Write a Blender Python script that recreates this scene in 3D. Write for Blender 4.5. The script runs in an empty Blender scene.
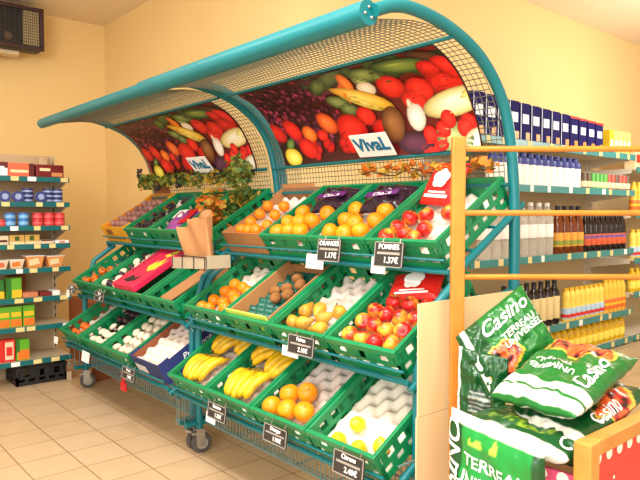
import bpy, bmesh, math, random
from mathutils import Vector, Matrix, Euler, noise
random.seed(7)
PI = math.pi
C = bpy.context.scene.collection
SC = bpy.context.scene

# ------------------------------------------------------------------ materials
def s2l(c):
    return c/12.92 if c <= 0.04045 else ((c+0.055)/1.055)**2.4
def rgb(r, g, b):
    return (s2l(r/255), s2l(g/255), s2l(b/255), 1.0)
def mat(name, col, rough=0.5, metal=0.0, var=0.06, scale=12.0, bump=0.0, bscale=60.0, trans=0.0, ior=1.45, coat=0.0, spec=0.5):
    m = bpy.data.materials.new(name); m.use_nodes = True
    nt = m.node_tree; b = nt.nodes['Principled BSDF']
    b.inputs['Roughness'].default_value = rough
    b.inputs['Metallic'].default_value = metal
    b.inputs['Specular IOR Level'].default_value = spec
    if coat: b.inputs['Coat Weight'].default_value = coat
    if trans:
        b.inputs['Transmission Weight'].default_value = trans; b.inputs['IOR'].default_value = ior
    tc = nt.nodes.new('ShaderNodeTexCoord')
    if var > 0:
        n = nt.nodes.new('ShaderNodeTexNoise'); n.inputs['Scale'].default_value = scale; n.inputs['Detail'].default_value = 3
        nt.links.new(tc.outputs['Object'], n.inputs['Vector'])
        r = nt.nodes.new('ShaderNodeValToRGB')
        r.color_ramp.elements[0].position = 0.3; r.color_ramp.elements[1].position = 0.7
        r.color_ramp.elements[0].color = tuple(max(0, c*(1-var)) for c in col[:3])+(1,)
        r.color_ramp.elements[1].color = tuple(min(1, c*(1+var)) for c in col[:3])+(1,)
        nt.links.new(n.outputs['Fac'], r.inputs['Fac']); nt.links.new(r.outputs['Color'], b.inputs['Base Color'])
    else:
        b.inputs['Base Color'].default_value = col
    if bump:
        n2 = nt.nodes.new('ShaderNodeTexNoise'); n2.inputs['Scale'].default_value = bscale
        nt.links.new(tc.outputs['Object'], n2.inputs['Vector'])
        bp = nt.nodes.new('ShaderNodeBump'); bp.inputs['Strength'].default_value = bump; bp.inputs['Distance'].default_value = 0.01
        nt.links.new(n2.outputs['Fac'], bp.inputs['Height']); nt.links.new(bp.outputs['Normal'], b.inputs['Normal'])
    return m
def mat_attr(name, rough=0.5, bump=0.0, coat=0.0):
    m = bpy.data.materials.new(name); m.use_nodes = True
    nt = m.node_tree; b = nt.nodes['Principled BSDF']; b.inputs['Roughness'].default_value = rough
    if coat: b.inputs['Coat Weight'].default_value = coat
    a = nt.nodes.new('ShaderNodeVertexColor'); a.layer_name = 'Col'
    nt.links.new(a.outputs['Color'], b.inputs['Base Color'])
    if bump:
        tc = nt.nodes.new('ShaderNodeTexCoord'); n2 = nt.nodes.new('ShaderNodeTexNoise'); n2.inputs['Scale'].default_value = 45
        nt.links.new(tc.outputs['Object'], n2.inputs['Vector'])
        bp = nt.nodes.new('ShaderNodeBump'); bp.inputs['Strength'].default_value = bump; bp.inputs['Distance'].default_value = 0.01
        nt.links.new(n2.outputs['Fac'], bp.inputs['Height']); nt.links.new(bp.outputs['Normal'], b.inputs['Normal'])
    return m
def mat_two(name, c1, c2, scale=6.0, lo=0.4, hi=0.6, rough=0.4, rand=True):
    # two-tone skin, offset per object so that no two fruits look alike
    m = bpy.data.materials.new(name); m.use_nodes = True
    nt = m.node_tree; b = nt.nodes['Principled BSDF']; b.inputs['Roughness'].default_value = rough
    tc = nt.nodes.new('ShaderNodeTexCoord'); oi = nt.nodes.new('ShaderNodeObjectInfo')
    ad = nt.nodes.new('ShaderNodeVectorMath'); ad.operation = 'ADD'
    mu = nt.nodes.new('ShaderNodeVectorMath'); mu.operation = 'SCALE'; mu.inputs['Scale'].default_value = 9.0
    cx = nt.nodes.new('ShaderNodeCombineXYZ')
    for i in range(3): nt.links.new(oi.outputs['Random'], cx.inputs[i])
    nt.links.new(cx.outputs[0], mu.inputs[0]); nt.links.new(tc.outputs['Object'], ad.inputs[0]); nt.links.new(mu.outputs[0], ad.inputs[1])
    n = nt.nodes.new('ShaderNodeTexNoise'); n.inputs['Scale'].default_value = scale; n.inputs['Detail'].default_value = 3
    nt.links.new(ad.outputs[0], n.inputs['Vector'])
    r = nt.nodes.new('ShaderNodeValToRGB')
    r.color_ramp.elements[0].position = lo; r.color_ramp.elements[1].position = hi
    r.color_ramp.elements[0].color = c1; r.color_ramp.elements[1].color = c2
    nt.links.new(n.outputs['Fac'], r.inputs['Fac']); nt.links.new(r.outputs['Color'], b.inputs['Base Color'])
    return m

M = {}
M['wall'] = mat('wall_paint', rgb(238, 208, 146), 0.85, var=0.02, scale=2, bump=0.05, bscale=80)
M['ceil'] = None
M['teal'] = mat('teal_enamel', rgb(3, 112, 120), 0.40, var=0.04, scale=5)
M['tealrail'] = mat('teal_rail', rgb(10, 100, 104), 0.4, var=0.05, scale=5)
M['green'] = mat('green_plastic', rgb(14, 132, 80), 0.38, var=0.08, scale=9)
M['greend'] = mat('green_plastic_base', rgb(10, 92, 52), 0.45, var=0.08, scale=9)
M['wire'] = mat('zinc_wire', rgb(104, 104, 86), 0.5, 0.2, var=0.04)
M['wiregreen'] = mat('skirt_wire', rgb(112, 142, 140), 0.4, 0.3, var=0.04)
M['steel'] = mat('caster_steel', rgb(170, 168, 160), 0.3, 0.8, var=0.04)
M['rubber'] = mat('grey_rubber', rgb(74, 70, 66), 0.7, var=0.05)
M['hubgrey'] = mat('hub_grey', rgb(150, 145, 138), 0.5, var=0.05)
M['pulp'] = mat('moulded_pulp', rgb(222, 206, 194), 0.9, var=0.06, scale=20, bump=0.2, bscale=120)
M['pulpw'] = mat('white_pulp', rgb(236, 226, 208), 0.9, var=0.05, scale=20, bump=0.2, bscale=120)
M['kraft'] = mat('kraft_board', rgb(176, 122, 72), 0.8, var=0.08, scale=10, bump=0.05)
M['kraftp'] = mat('kraft_paper', rgb(178, 126, 80), 0.75, var=0.06, scale=10, bump=0.08, bscale=25)
M['darkbox'] = mat('brown_carton', rgb(146, 84, 48), 0.8, var=0.08, scale=6)
M['cream'] = mat('cream_cardboard', rgb(232, 208, 158), 0.8, var=0.04, scale=4, bump=0.03)
M['wood'] = mat('varnished_pine', rgb(200, 124, 40), 0.4, var=0.12, scale=14)
M['woodd'] = mat('bin_wood', rgb(198, 134, 60), 0.45, var=0.14, scale=12)
M['black'] = mat('black_plastic', rgb(24, 24, 27), 0.5, var=0.05)
M['slate'] = mat('slate_board', rgb(44, 40, 38), 0.6, var=0.1)
M['white'] = mat('white_card', rgb(244, 242, 238), 0.6, var=0.01)
M['railr'] = mat('overlit_teal_rail', rgb(52, 132, 134), 0.4, var=0.05, scale=5)  # teal rail lightened in colour to imitate strong light on the right shelves
M['label'] = mat('price_label', rgb(226, 206, 140), 0.6, var=0.03)
M['shelfw'] = mat('shelf_enamel', rgb(204, 186, 156), 0.5, var=0.03)
M['panel'] = mat('shelf_back_enamel', rgb(190, 164, 128), 0.6, var=0.03)
M['shelfr'] = mat('white_shelf_enamel', rgb(226, 216, 196), 0.45, var=0.02)
M['panelr'] = mat('tan_shelf_back', rgb(206, 184, 142), 0.6, var=0.03)
M['orange'] = mat_two('orange_peel', rgb(242, 138, 8), rgb(248, 162, 18), 14, 0.3, 0.7, 0.38)
M['mandarin'] = mat_two('mandarin_peel', rgb(240, 124, 6), rgb(246, 146, 12), 14, 0.3, 0.7, 0.38)
M['apple'] = mat_two('apple_skin', rgb(188, 26, 24), rgb(236, 180, 56), 16, 0.47, 0.64, 0.3)
M['pear'] = mat_two('pear_skin', rgb(206, 164, 44), rgb(176, 104, 32), 22, 0.35, 0.7, 0.5)
M['kiwi'] = mat('kiwi_fuzz', rgb(142, 92, 44), 0.85, var=0.2, scale=40, bump=0.3, bscale=300)
M['lemon'] = mat('lemon_peel', rgb(250, 206, 32), 0.35, var=0.06, scale=20, bump=0.1, bscale=150)
M['tomato'] = mat('orange_tomato', rgb(232, 104, 22), 0.3, var=0.1)
M['stem'] = mat('brown_stem', rgb(80, 54, 28), 0.8)
M['banana'] = mat_two('banana_skin', rgb(238, 190, 24), rgb(190, 140, 22), 26, 0.42, 0.78, 0.42)
M['bananatip'] = mat('banana_crown', rgb(120, 100, 30), 0.7)
M['mush'] = mat('mushroom_white', rgb(234, 220, 196), 0.8, var=0.06)
M['shallot'] = mat('pink_shallot', rgb(150, 104, 96), 0.5, var=0.25)
M['fig'] = mat('dark_fig', rgb(58, 32, 44), 0.45, var=0.2)
M['grape'] = mat('black_grape', rgb(44, 22, 36), 0.3, var=0.25)
M['darkfilm'] = mat('dark_purple_film', rgb(40, 24, 38), 0.22, var=0.2, bump=0.4, bscale=30)
M['redfilm'] = mat('red_film', rgb(214, 34, 28), 0.35, var=0.05, bump=0.1, bscale=30)
M['purplefilm'] = mat('purple_film', rgb(150, 70, 150), 0.3, var=0.25, scale=30)
M['leafg'] = mat('green_leaf', rgb(112, 118, 34), 0.7, var=0.3, scale=30)
M['leafd'] = mat('dark_leaf', rgb(64, 92, 34), 0.7, var=0.3, scale=30)
M['leafy'] = mat('yellow_leaf', rgb(176, 140, 36), 0.7, var=0.2, scale=30)
M['leafo'] = mat('orange_leaf', rgb(206, 112, 22), 0.7, var=0.2, scale=30)
M['traygreen'] = mat('dark_green_pulp', rgb(18, 92, 78), 0.35, var=0.1, scale=20)
M['boxblue'] = mat('blue_carton', rgb(40, 52, 110), 0.6, var=0.1)
M['boxyellow'] = mat('yellow_carton', rgb(232, 164, 32), 0.6, var=0.08)
M['pinklid'] = mat('pink_lid', rgb(214, 34, 78), 0.45, var=0.06)
M['flame'] = mat('lid_yellow_print', rgb(248, 206, 60), 0.5)
M['lime'] = mat('lime_card', rgb(196, 220, 90), 0.6)
M['attr'] = mat_attr('printed_film', 0.3, bump=0.25)
M['print'] = mat_attr('printed_mural', 0.35)
M['logoblue'] = mat('logo_teal_ink', rgb(0, 112, 150), 0.5)
M['ink'] = mat('white_ink', rgb(250, 250, 246), 0.5, var=0)
M['inkd'] = mat('dark_ink', rgb(30, 30, 40), 0.5, var=0)
M['red'] = mat('red_plastic', rgb(204, 30, 34), 0.4)
M['snow'] = mat('snow_white_print', rgb(250, 236, 222), 0.6, var=0)
M['binred'] = mat('red_gift_paper', rgb(206, 62, 52), 0.55, var=0.08, scale=8)
M['binred_lit'] = mat('lit_red_gift_paper', rgb(226, 84, 122), 0.55, var=0.08, scale=8)  # red gift paper with brighter light on the front put into its colour
M['slots'] = bpy.data.materials.new('slotted_steel'); M['slots'].use_nodes = True
_nt = M['slots'].node_tree; _tc = _nt.nodes.new('ShaderNodeTexCoord'); _sx = _nt.nodes.new('ShaderNodeSeparateXYZ'); _m1 = _nt.nodes.new('ShaderNodeMath'); _m1.operation = 'MULTIPLY'; _m1.inputs[1].default_value = 20
_m2 = _nt.nodes.new('ShaderNodeMath'); _m2.operation = 'FRACT'; _m3 = _nt.nodes.new('ShaderNodeMath'); _m3.operation = 'GREATER_THAN'; _m3.inputs[1].default_value = .5
_mx = _nt.nodes.new('ShaderNodeMixRGB'); _mx.inputs[1].default_value = rgb(190, 164, 128); _mx.inputs[2].default_value = rgb(30, 28, 26)
_nt.links.new(_tc.outputs['Object'], _sx.inputs[0]); _nt.links.new(_sx.outputs[2], _m1.inputs[0]); _nt.links.new(_m1.outputs[0], _m2.inputs[0]); _nt.links.new(_m2.outputs[0], _m3.inputs[0]); _nt.links.new(_m3.outputs[0], _mx.inputs[0]); _nt.links.new(_mx.outputs[0], _nt.nodes['Principled BSDF'].inputs['Base Color'])
def flat(name, r, g, b, rough=0.45, **k):
    if name not in M: M[name] = mat(name, rgb(r, g, b), rough, var=k.pop('var', 0.05), **k)
    return M[name]

# ------------------------------------------------------------------ mesh builder
class MB:
    def __init__(s): s.v = []; s.f = []; s.mi = []; s.col = []; s.usecol = False
    def add(s, vs, fs, mi=0):
        o = len(s.v); s.v += [tuple(p) for p in vs]
        for f in fs: s.f.append(tuple(i+o for i in f)); s.mi.append(mi)
    def box(s, x0, x1, y0, y1, z0, z1, mi=0, mtx=None):
        vs = [Vector((x, y, z)) for z in (z0, z1) for y in (y0, y1) for x in (x0, x1)]
        if mtx is not None: vs = [mtx @ p for p in vs]
        s.add(vs, [(0, 2, 3, 1), (4, 5, 7, 6), (0, 1, 5, 4), (2, 6, 7, 3), (0, 4, 6, 2), (1, 3, 7, 5)], mi)
    def tube(s, path, r, seg=8, mi=0, caps=True, radii=None):
        path = [Vector(p) for p in path]; n = len(path)
        rings = []; up = None
        for i in range(n):
            d = (path[min(i+1, n-1)]-path[max(i-1, 0)]).normalized()
            if up is None:
                up = Vector((0, 0, 1)) if abs(d.z) < 0.9 else Vector((1, 0, 0))
            a = d.cross(up).normalized(); b = a.cross(d).normalized(); up = b
            rr = radii[i] if radii else r
            rings.append([path[i]+(a*math.cos(2*PI*k/seg)+b*math.sin(2*PI*k/seg))*rr for k in range(seg)])
        vs = [p for rg in rings for p in rg]; fs = []
        for i in range(n-1):
            for k in range(seg):
                k2 = (k+1) % seg
                fs.append((i*seg+k, i*seg+k2, (i+1)*seg+k2, (i+1)*seg+k))
        if caps:
            fs.append(tuple(reversed(range(seg)))); fs.append(tuple((n-1)*seg+k for k in range(seg)))
        s.add(vs, fs, mi)
    def lathe(s, prof, seg=16, mi=0, mtx=None, mis=None):
        # prof: (r, z) bottom to top
        vs = []; fs = []; m = []
        for (r, z) in prof:
            for k in range(seg):
                p = Vector((r*math.cos(2*PI*k/seg), r*math.sin(2*PI*k/seg), z))
                vs.append(mtx @ p if mtx is not None else p)
        for i in range(len(prof)-1):
            for k in range(seg):
                k2 = (k+1) % seg
                fs.append((i*seg+k, i*seg+k2, (i+1)*seg+k2, (i+1)*seg+k))
        fs.append(tuple(reversed(range(seg)))); fs.append(tuple((len(prof)-1)*seg+k for k in range(seg)))
        s.add(vs, fs, mi)
    def ball(s, c, r, seg=10, rings=7, sq=(1, 1, 1), mi=0):
        prof = []
        vs = [Vector((0, 0, -1))]; fs = []
        for i in range(1, rings):
            a = -PI/2+PI*i/rings
            for k in range(seg): vs.append(Vector((math.cos(a)*math.cos(2*PI*k/seg), math.cos(a)*math.sin(2*PI*k/seg), math.sin(a))))
        vs.append(Vector((0, 0, 1)))
        for k in range(seg):
            k2 = (k+1) % seg
            fs.append((0, 1+k2, 1+k))
            for i in range(rings-2): fs.append((1+i*seg+k, 1+i*seg+k2, 1+(i+1)*seg+k2, 1+(i+1)*seg+k))
            fs.append((1+(rings-2)*seg+k, 1+(rings-2)*seg+k2, len(vs)-1))
        s.add([Vector((c[0]+p.x*r*sq[0], c[1]+p.y*r*sq[1], c[2]+p.z*r*sq[2])) for p in vs], fs, mi)
    def mesh(s, name, mats, smooth=False, sharp=0.6):
        me = bpy.data.meshes.new(name)
        me.from_pydata(s.v, [], s.f)
        if not isinstance(mats, (list, tuple)): mats = [mats]
        for m in mats: me.materials.append(m)
        if len(mats) > 1:
            for p, i in zip(me.polygons, s.mi): p.material_index = i
        if smooth:
            for p in me.polygons: p.use_smooth = True
            try: me.set_sharp_from_angle(angle=sharp)
            except Exception: pass
        me.update()
        return me
def obj(name, mb, mats, parent=None, loc=(0, 0, 0), rot=(0, 0, 0), smooth=False, bevel=0.0, sharp=0.7):
    me = mb if isinstance(mb, bpy.types.Mesh) else mb.mesh(name, mats, smooth, sharp)
    o = bpy.data.objects.new(name, me); C.objects.link(o)
    o.location = loc; o.rotation_euler = rot
    if parent: o.parent = parent
    if bevel:
        md = o.modifiers.new('bevel', 'BEVEL'); md.width = bevel; md.segments = 2; md.limit_method = 'ANGLE'
    return o
def tag(o, label, cat, group=None):
    o['label'] = label; o['category'] = cat
    if group: o['group'] = group
    return o
def thing(name, label, cat, loc=(0, 0, 0), rot=(0, 0, 0), group=None):
    o = bpy.data.objects.new(name, None); C.objects.link(o)
    o.empty_display_size = 0.05
    o.location = loc; o.rotation_euler = rot
    return tag(o, label, cat, group)
def struct(o): o['kind'] = 'structure'; return o
def dup(root, loc, rot=None, label=None, group=None, scale=None):
    r = root.copy(); C.objects.link(r); r.location = loc
    if rot is not None: r.rotation_euler = rot
    if scale: r.scale = (scale,)*3
    if label: r['label'] = label
    if group: r['group'] = group
    for ch in list(root.children):
        c = ch.copy(); C.objects.link(c); c.parent = r
        for g in list(ch.children):
            d = g.copy(); C.objects.link(d); d.parent = c
    return r
class Proto:
    """first use moves the source itself, later uses copy it"""
    def __init__(s, root): s.root = root; s.used = False
    def put(s, loc, rot=None, label=None, group=None, scale=None):
        if s.used: return dup(s.root, loc, rot, label, group, scale)
        s.used = True; r = s.root; r.location = loc
        if rot is not None: r.rotation_euler = rot
        if scale: r.scale = (scale,)*3
        if label: r['label'] = label
        if group: r['group'] = group
        return r
ORD = ['first', 'second', 'third', 'fourth', 'fifth', 'sixth', 'seventh', 'eighth', 'ninth', 'tenth', 'eleventh', 'twelfth', 'thirteenth', 'fourteenth', 'fifteenth', 'sixteenth']

FONT_CACHE = {}
def text_mesh(txt, size=1.0, shear=0.0, bold=0.0, align='CENTER', depth=0.0):
    cu = bpy.data.curves.new('lettering', 'FONT'); cu.body = txt; cu.size = size; cu.shear = shear
    cu.align_x = align; cu.align_y = 'CENTER'; cu.offset = bold; cu.extrude = depth; cu.resolution_u = 3
    o = bpy.data.objects.new('lettering', cu); C.objects.link(o)
    bpy.context.view_layer.update()
    dg = bpy.context.evaluated_depsgraph_get()
    me = bpy.data.meshes.new_from_object(o.evaluated_get(dg))
    bpy.data.objects.remove(o); bpy.data.curves.remove(cu)
    return me
def sign_text(txt, size, parent, loc, rot, m, name='lettering', shear=0, bold=0.0):
    me = text_mesh(txt, size, shear, bold, depth=0.0004)
    me.materials.clear(); me.materials.append(m)
    o = bpy.data.objects.new(name, me); C.objects.link(o); o.parent = parent; o.location = loc; o.rotation_euler = rot
    return o

# ------------------------------------------------------------------ the setting
CEIL = 2.67
def mat_tiles():
    m = bpy.data.materials.new('floor_tiles'); m.use_nodes = True; nt = m.node_tree; b = nt.nodes['Principled BSDF']
    tc = nt.nodes.new('ShaderNodeTexCoord'); mp = nt.nodes.new('ShaderNodeMapping')
    mp.inputs['Location'].default_value = (-0.0540*1, -0.1245, 0)
    nt.links.new(tc.outputs['Object'], mp.inputs['Vector'])
    br = nt.nodes.new('ShaderNodeTexBrick'); br.offset = 0.0; br.squash = 1.0
    br.inputs['Scale'].default_value = 1.0; br.inputs['Brick Width'].default_value = 0.208; br.inputs['Row Height'].default_value = 0.2075
    br.inputs['Mortar Size'].default_value = 0.0032; br.inputs['Mortar Smooth'].default_value = 0.3
    br.inputs['Color1'].default_value = rgb(216, 188, 152); br.inputs['Color2'].default_value = rgb(210, 180, 142); br.inputs['Mortar'].default_value = rgb(158, 124, 88)
    nt.links.new(mp.outputs[0], br.inputs['Vector'])
    n = nt.nodes.new('ShaderNodeTexNoise'); n.inputs['Scale'].default_value = 9; n.inputs['Detail'].default_value = 5
    nt.links.new(tc.outputs['Object'], n.inputs['Vector'])
    mx = nt.nodes.new('ShaderNodeMixRGB'); mx.blend_type = 'MULTIPLY'; mx.inputs[0].default_value = 0.14
    nt.links.new(br.outputs['Color'], mx.inputs[1]); nt.links.new(n.outputs['Fac'], mx.inputs[2])
    nt.links.new(mx.outputs[0], b.inputs['Base Color'])
    b.inputs['Roughness'].default_value = 0.28
    bp = nt.nodes.new('ShaderNodeBump'); bp.inputs['Strength'].default_value = 0.25; bp.inputs['Distance'].default_value = 0.002; bp.invert = True
    nt.links.new(br.outputs['Fac'], bp.inputs['Height']); nt.links.new(bp.outputs['Normal'], b.inputs['Normal'])
    return m
def mat_ceiling():
    m = bpy.data.materials.new('ceiling_panels'); m.use_nodes = True; nt = m.node_tree; b = nt.nodes['Principled BSDF']
    tc = nt.nodes.new('ShaderNodeTexCoord')
    br = nt.nodes.new('ShaderNodeTexBrick'); br.offset = 0.5
    br.inputs['Scale'].default_value = 1.0; br.inputs['Brick Width'].default_value = 2.4; br.inputs['Row Height'].default_value = 0.62
    br.inputs['Mortar Size'].default_value = 0.004
    br.inputs['Color1'].default_value = rgb(238, 222, 196); br.inputs['Color2'].default_value = rgb(235, 218, 192); br.inputs['Mortar'].default_value = rgb(248, 234, 208)
    nt.links.new(tc.outputs['Object'], br.inputs['Vector']); nt.links.new(br.outputs['Color'], b.inputs['Base Color'])
    b.inputs['Roughness'].default_value = 0.85
    return m
mb = MB(); mb.box(-5.4, 2.5, -2.5, 9.0, -0.05, 0.0); struct(obj('floor', mb, mat_tiles()))
mb = MB(); mb.box(-5.4, 2.5, -2.5, 9.0, CEIL, CEIL+0.05); struct(obj('ceiling', mb, mat_ceiling()))
mb = MB(); mb.box(-5.5, -2.7, 2.165, 9.0, 0, CEIL); struct(obj('wall_back', mb, M['wall']))      # its right face carries the drinks rack
mb = MB(); mb.box(-5.5, -5.4, -2.5, 2.165, 0, CEIL); struct(obj('wall_left', mb, M['wall']))
mb = MB(); mb.box(-2.7, 2.5, 9.0, 9.1, 0, CEIL); struct(obj('wall_far', mb, M['wall']))

# ------------------------------------------------------------------ produce displays
YO = 1.6
ARC = [(1.89, 0.10), (1.89, 0.60), (1.89, 1.00), (1.878, 1.20), (1.845, 1.36), (1.79, 1.465), (1.70, 1.55), (1.60, 1.60), (1.48, 1.632), (1.36, 1.643), (1.28, 1.632), (1.215, 1.607)]
def smooth_path(pts, n=4):
    out = []
    P = [Vector(p) for p in pts]
    for i in range(len(P)-1):
        p0 = P[max(i-1, 0)]; p1 = P[i]; p2 = P[i+1]; p3 = P[min(i+2, len(P)-1)]
        for k in range(n):
            t = k/n
            out.append(0.5*((2*p1)+(p2-p0)*t+(2*p0-5*p1+4*p2-p3)*t*t+(3*p1-p0-3*p2+p3)*t**3))
    out.append(P[-1]); return out
A = math.radians(31); HC = 0.105; CL = 0.40
TIER = {'top': (1.50, 0.985), 'middle': (1.32, 0.675), 'bottom': (1.24, 0.39)}
def tier_frame(t):
    y, z = TIER[t]; return (y+HC*math.sin(A), z-HC*math.cos(A))
def on_tier(t, d, h):
    oy, oz = tier_frame(t)
    return (oy+d*math.cos(A)-h*math.sin(A), oz+d*math.sin(A)+h*math.cos(A))

# the mural: (x, t, half-length, half-width, turn, colour); t runs down the panel
def mural_shapes():
    S = []
    rnd = random.Random(3)
    def e(x, t, a, b, rot, c, hi=None): S.append((x, t, a, b, rot, c, hi))
    for i in range(26):   # dark greens and shadows along the top
        e(rnd.uniform(-0.12, 0.56), rnd.uniform(0.01, 0.08), rnd.uniform(0.03, 0.06), rnd.uniform(0.015, 0.03), rnd.uniform(-0.6, 0.3), (38, 56, 22), (70, 92, 40))
    for r in range(11):   # plums
        for q in range(17):
            x = -0.60+q*0.036+rnd.uniform(-.022, .022)+0.018*(r % 2); t = 0.018+r*0.027+rnd.uniform(-.014, .014)
            if x < 0.05-0.75*max(0, t-0.16) and x > -0.62:
                g = rnd.random()**2; e(x, t, rnd.uniform(.014, .026), rnd.uniform(.011, .019), rnd.uniform(-1, 1), (48+int(40*g), 10+int(8*g), 28+int(14*g)), (92+int(110*g), 28+int(50*g), 56+int(70*g)))
    for (x, t, a, b, r) in ((-0.55, 0.32, .05, .03, .4), (-0.52, 0.26, .04, .03, -.3), (-0.56, 0.2, .03, .03, 0)):
        e(x, t, a, b, r, (150, 16, 24), (214, 50, 44))
    e(0.06, 0.03, .10, .035, -0.35, (40, 70, 26), (86, 116, 52)); e(-0.03, 0.06, .07, .03, -0.5, (52, 84, 34), (104, 132, 62))
    e(0.23, 0.055, .075, .04, 0.1, (70, 100, 44), (146, 170, 92)); e(0.20, 0.085, .04, .03, 0.7, (104, 128, 66), (176, 190, 120)); e(0.29, 0.08, .04, .03, 0.3, (66, 90, 38), (120, 146, 70))
    e(0.40, 0.05, .125, .04, 0.12, (48, 88, 34), (142, 166, 72)); e(0.395, 0.042, .09, .012, 0.12, (96, 130, 56), (170, 186, 96))
    e(0.52, 0.035, .08, .025, 0.5, (50, 30, 18), (92, 60, 30))
    e(0.12, 0.08, .03, .065, 0.35, (226, 104, 18), (250, 150, 50)); e(0.09, 0.12, .03, .055, 0.5, (216, 90, 16), (246, 140, 44))
    for k in range(9):
        e(rnd.uniform(0.50, 0.64), rnd.uniform(0.09, 0.2), .045, .035, rnd.uniform(-1, 1), (170, 14, 14), (222, 44, 34))
    e(0.513, 0.085, .045, .034, 0.3, (196, 20, 18), (240, 70, 56)); e(0.60, 0.098, .07, .04, 0.75, (206, 20, 18), (250, 84, 66))
    e(0.553, 0.148, .04, .035, 0, (200, 22, 18), (240, 80, 60)); e(0.442, 0.16, .06, .05, 0, (206, 22, 18), (244, 84, 62))
    e(0.208, 0.117, .045, .033, 0, (228, 214, 186), (250, 244, 228))
    e(0.324, 0.128, .062, .05, 0, (206, 24, 18), (246, 90, 66)); e(0.326, 0.104, .014, .007, 0, (60, 90, 30), (60, 90, 30))
    e(0.40, 0.20, .06, .045, 0.4, (200, 24, 18), (238, 70, 54))
    e(0.165, 0.148, .145, .033, 0.43, (222, 172, 40), (250, 224, 110)); e(0.15, 0.165, .10, .02, 0.46, (206, 190, 70), (236, 222, 130))
    e(0.03, 0.15, .06, .03, 0.3, (88, 110, 60), (142, 160, 96)); e(0.07, 0.185, .05, .028, 0.2, (70, 92, 48), (124, 148, 84))
    e(0.139, 0.221, .05, .038, 0.2, (206, 26, 20), (244, 86, 64)); e(0.19, 0.28, .06, .04, 0.1, (190, 20, 18), (232, 60, 46))
    e(0.028, 0.263, .085, .062, 0.15, (204, 22, 20), (242, 76, 56)); e(-0.02, 0.31, .06, .045, 0.1, (196, 20, 18), (236, 66, 50))
    for k in range(9): e(-0.05-0.22*rnd.random(), 0.29+0.07*rnd.random(), .03, .022, rnd.uniform(-1, 1), (160, 14, 20), (214, 46, 46))
    e(-0.093, 0.224, .06, .042, 0.5, (214, 74, 22), (248, 130, 60)); e(-0.235, 0.257, .045, .035, 0.3, (224, 92, 20), (250, 146, 60)); e(-0.16, 0.27, .035, .025, 0, (196, 26, 22), (240, 80, 56))
    e(-0.33, 0.231, .06, .042, 0.6, (206, 22, 20), (246, 80, 62)); e(-0.443, 0.234, .06, .04, 0.5, (186, 20, 22), (230, 66, 54)); e(-0.298, 0.315, .06, .042, 0.4, (200, 22, 20), (242, 78, 58))
    e(-0.40, 0.29, .035, .022, -0.5, (64, 100, 40), (120, 150, 74)); e(-0.43, 0.345, .06, .04, 0.2, (220, 190, 48), (250, 232, 116))
    e(0.10, 0.35, .05, .035, 0, (70, 40, 70), (110, 70, 96)); e(0.30, 0.34, .09, .04, 0.1, (58, 26, 46), (96, 50, 76)); e(0.36, 0.365, .05, .03, 0, (170, 30, 30), (220, 60, 50))
    e(0.48, 0.34, .08, .06, 0.2, (120, 144, 84), (186, 200, 140))
    e(0.25, 0.267, .055, .07, 0.45, (110, 66, 30), (158, 106, 58)); e(0.373, 0.252, .042, .052, 0.3, (232, 214, 198), (252, 246, 238)); e(0.37, 0.205, .012, .02, 0.2, (220, 204, 170), (240, 228, 200))
    e(0.566, 0.222, .150, .046, -0.12, (226, 206, 130), (252, 248, 224)); e(0.65, 0.205, .06, .022, -0.15, (222, 212, 96), (246, 240, 170))
    for (x, t) in ((0.388, 0.318), (0.453, 0.308), (0.57, 0.295), (0.622, 0.294), (0.42, 0.345), (0.5, 0.275), (0.545, 0.31)):
        e(x, t, .032, .032, 0, (208, 18, 18), (250, 90, 74))
    e(0.577, 0.352, .065, .04, -0.1, (226, 214, 176), (252, 246, 228))
    return S
MURAL = smooth_path([(0, 1.545, 1.588), (0, 1.628, 1.553), (0, 1.702, 1.495), (0, 1.757, 1.415), (0, 1.795, 1.335), (0, 1.806, 1.290)], 5)
MLEN = [0]
for q in range(len(MURAL)-1): MLEN.append(MLEN[-1]+(MURAL[q+1]-MURAL[q]).length)
def mural_point(x, f, k=0.0):
    L = max(0, min(1, f))*MLEN[-1]; q = 0
    while q < len(MURAL)-2 and MLEN[q+1] < L: q += 1
    d = (MURAL[q+1]-MURAL[q]); p = MURAL[q]+d*((L-MLEN[q])/d.length); d.normalize()
    n = Vector((0, d.z, -d.y))          # towards the aisle
    return Vector((x, 0, 0))+p+n*k
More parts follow.
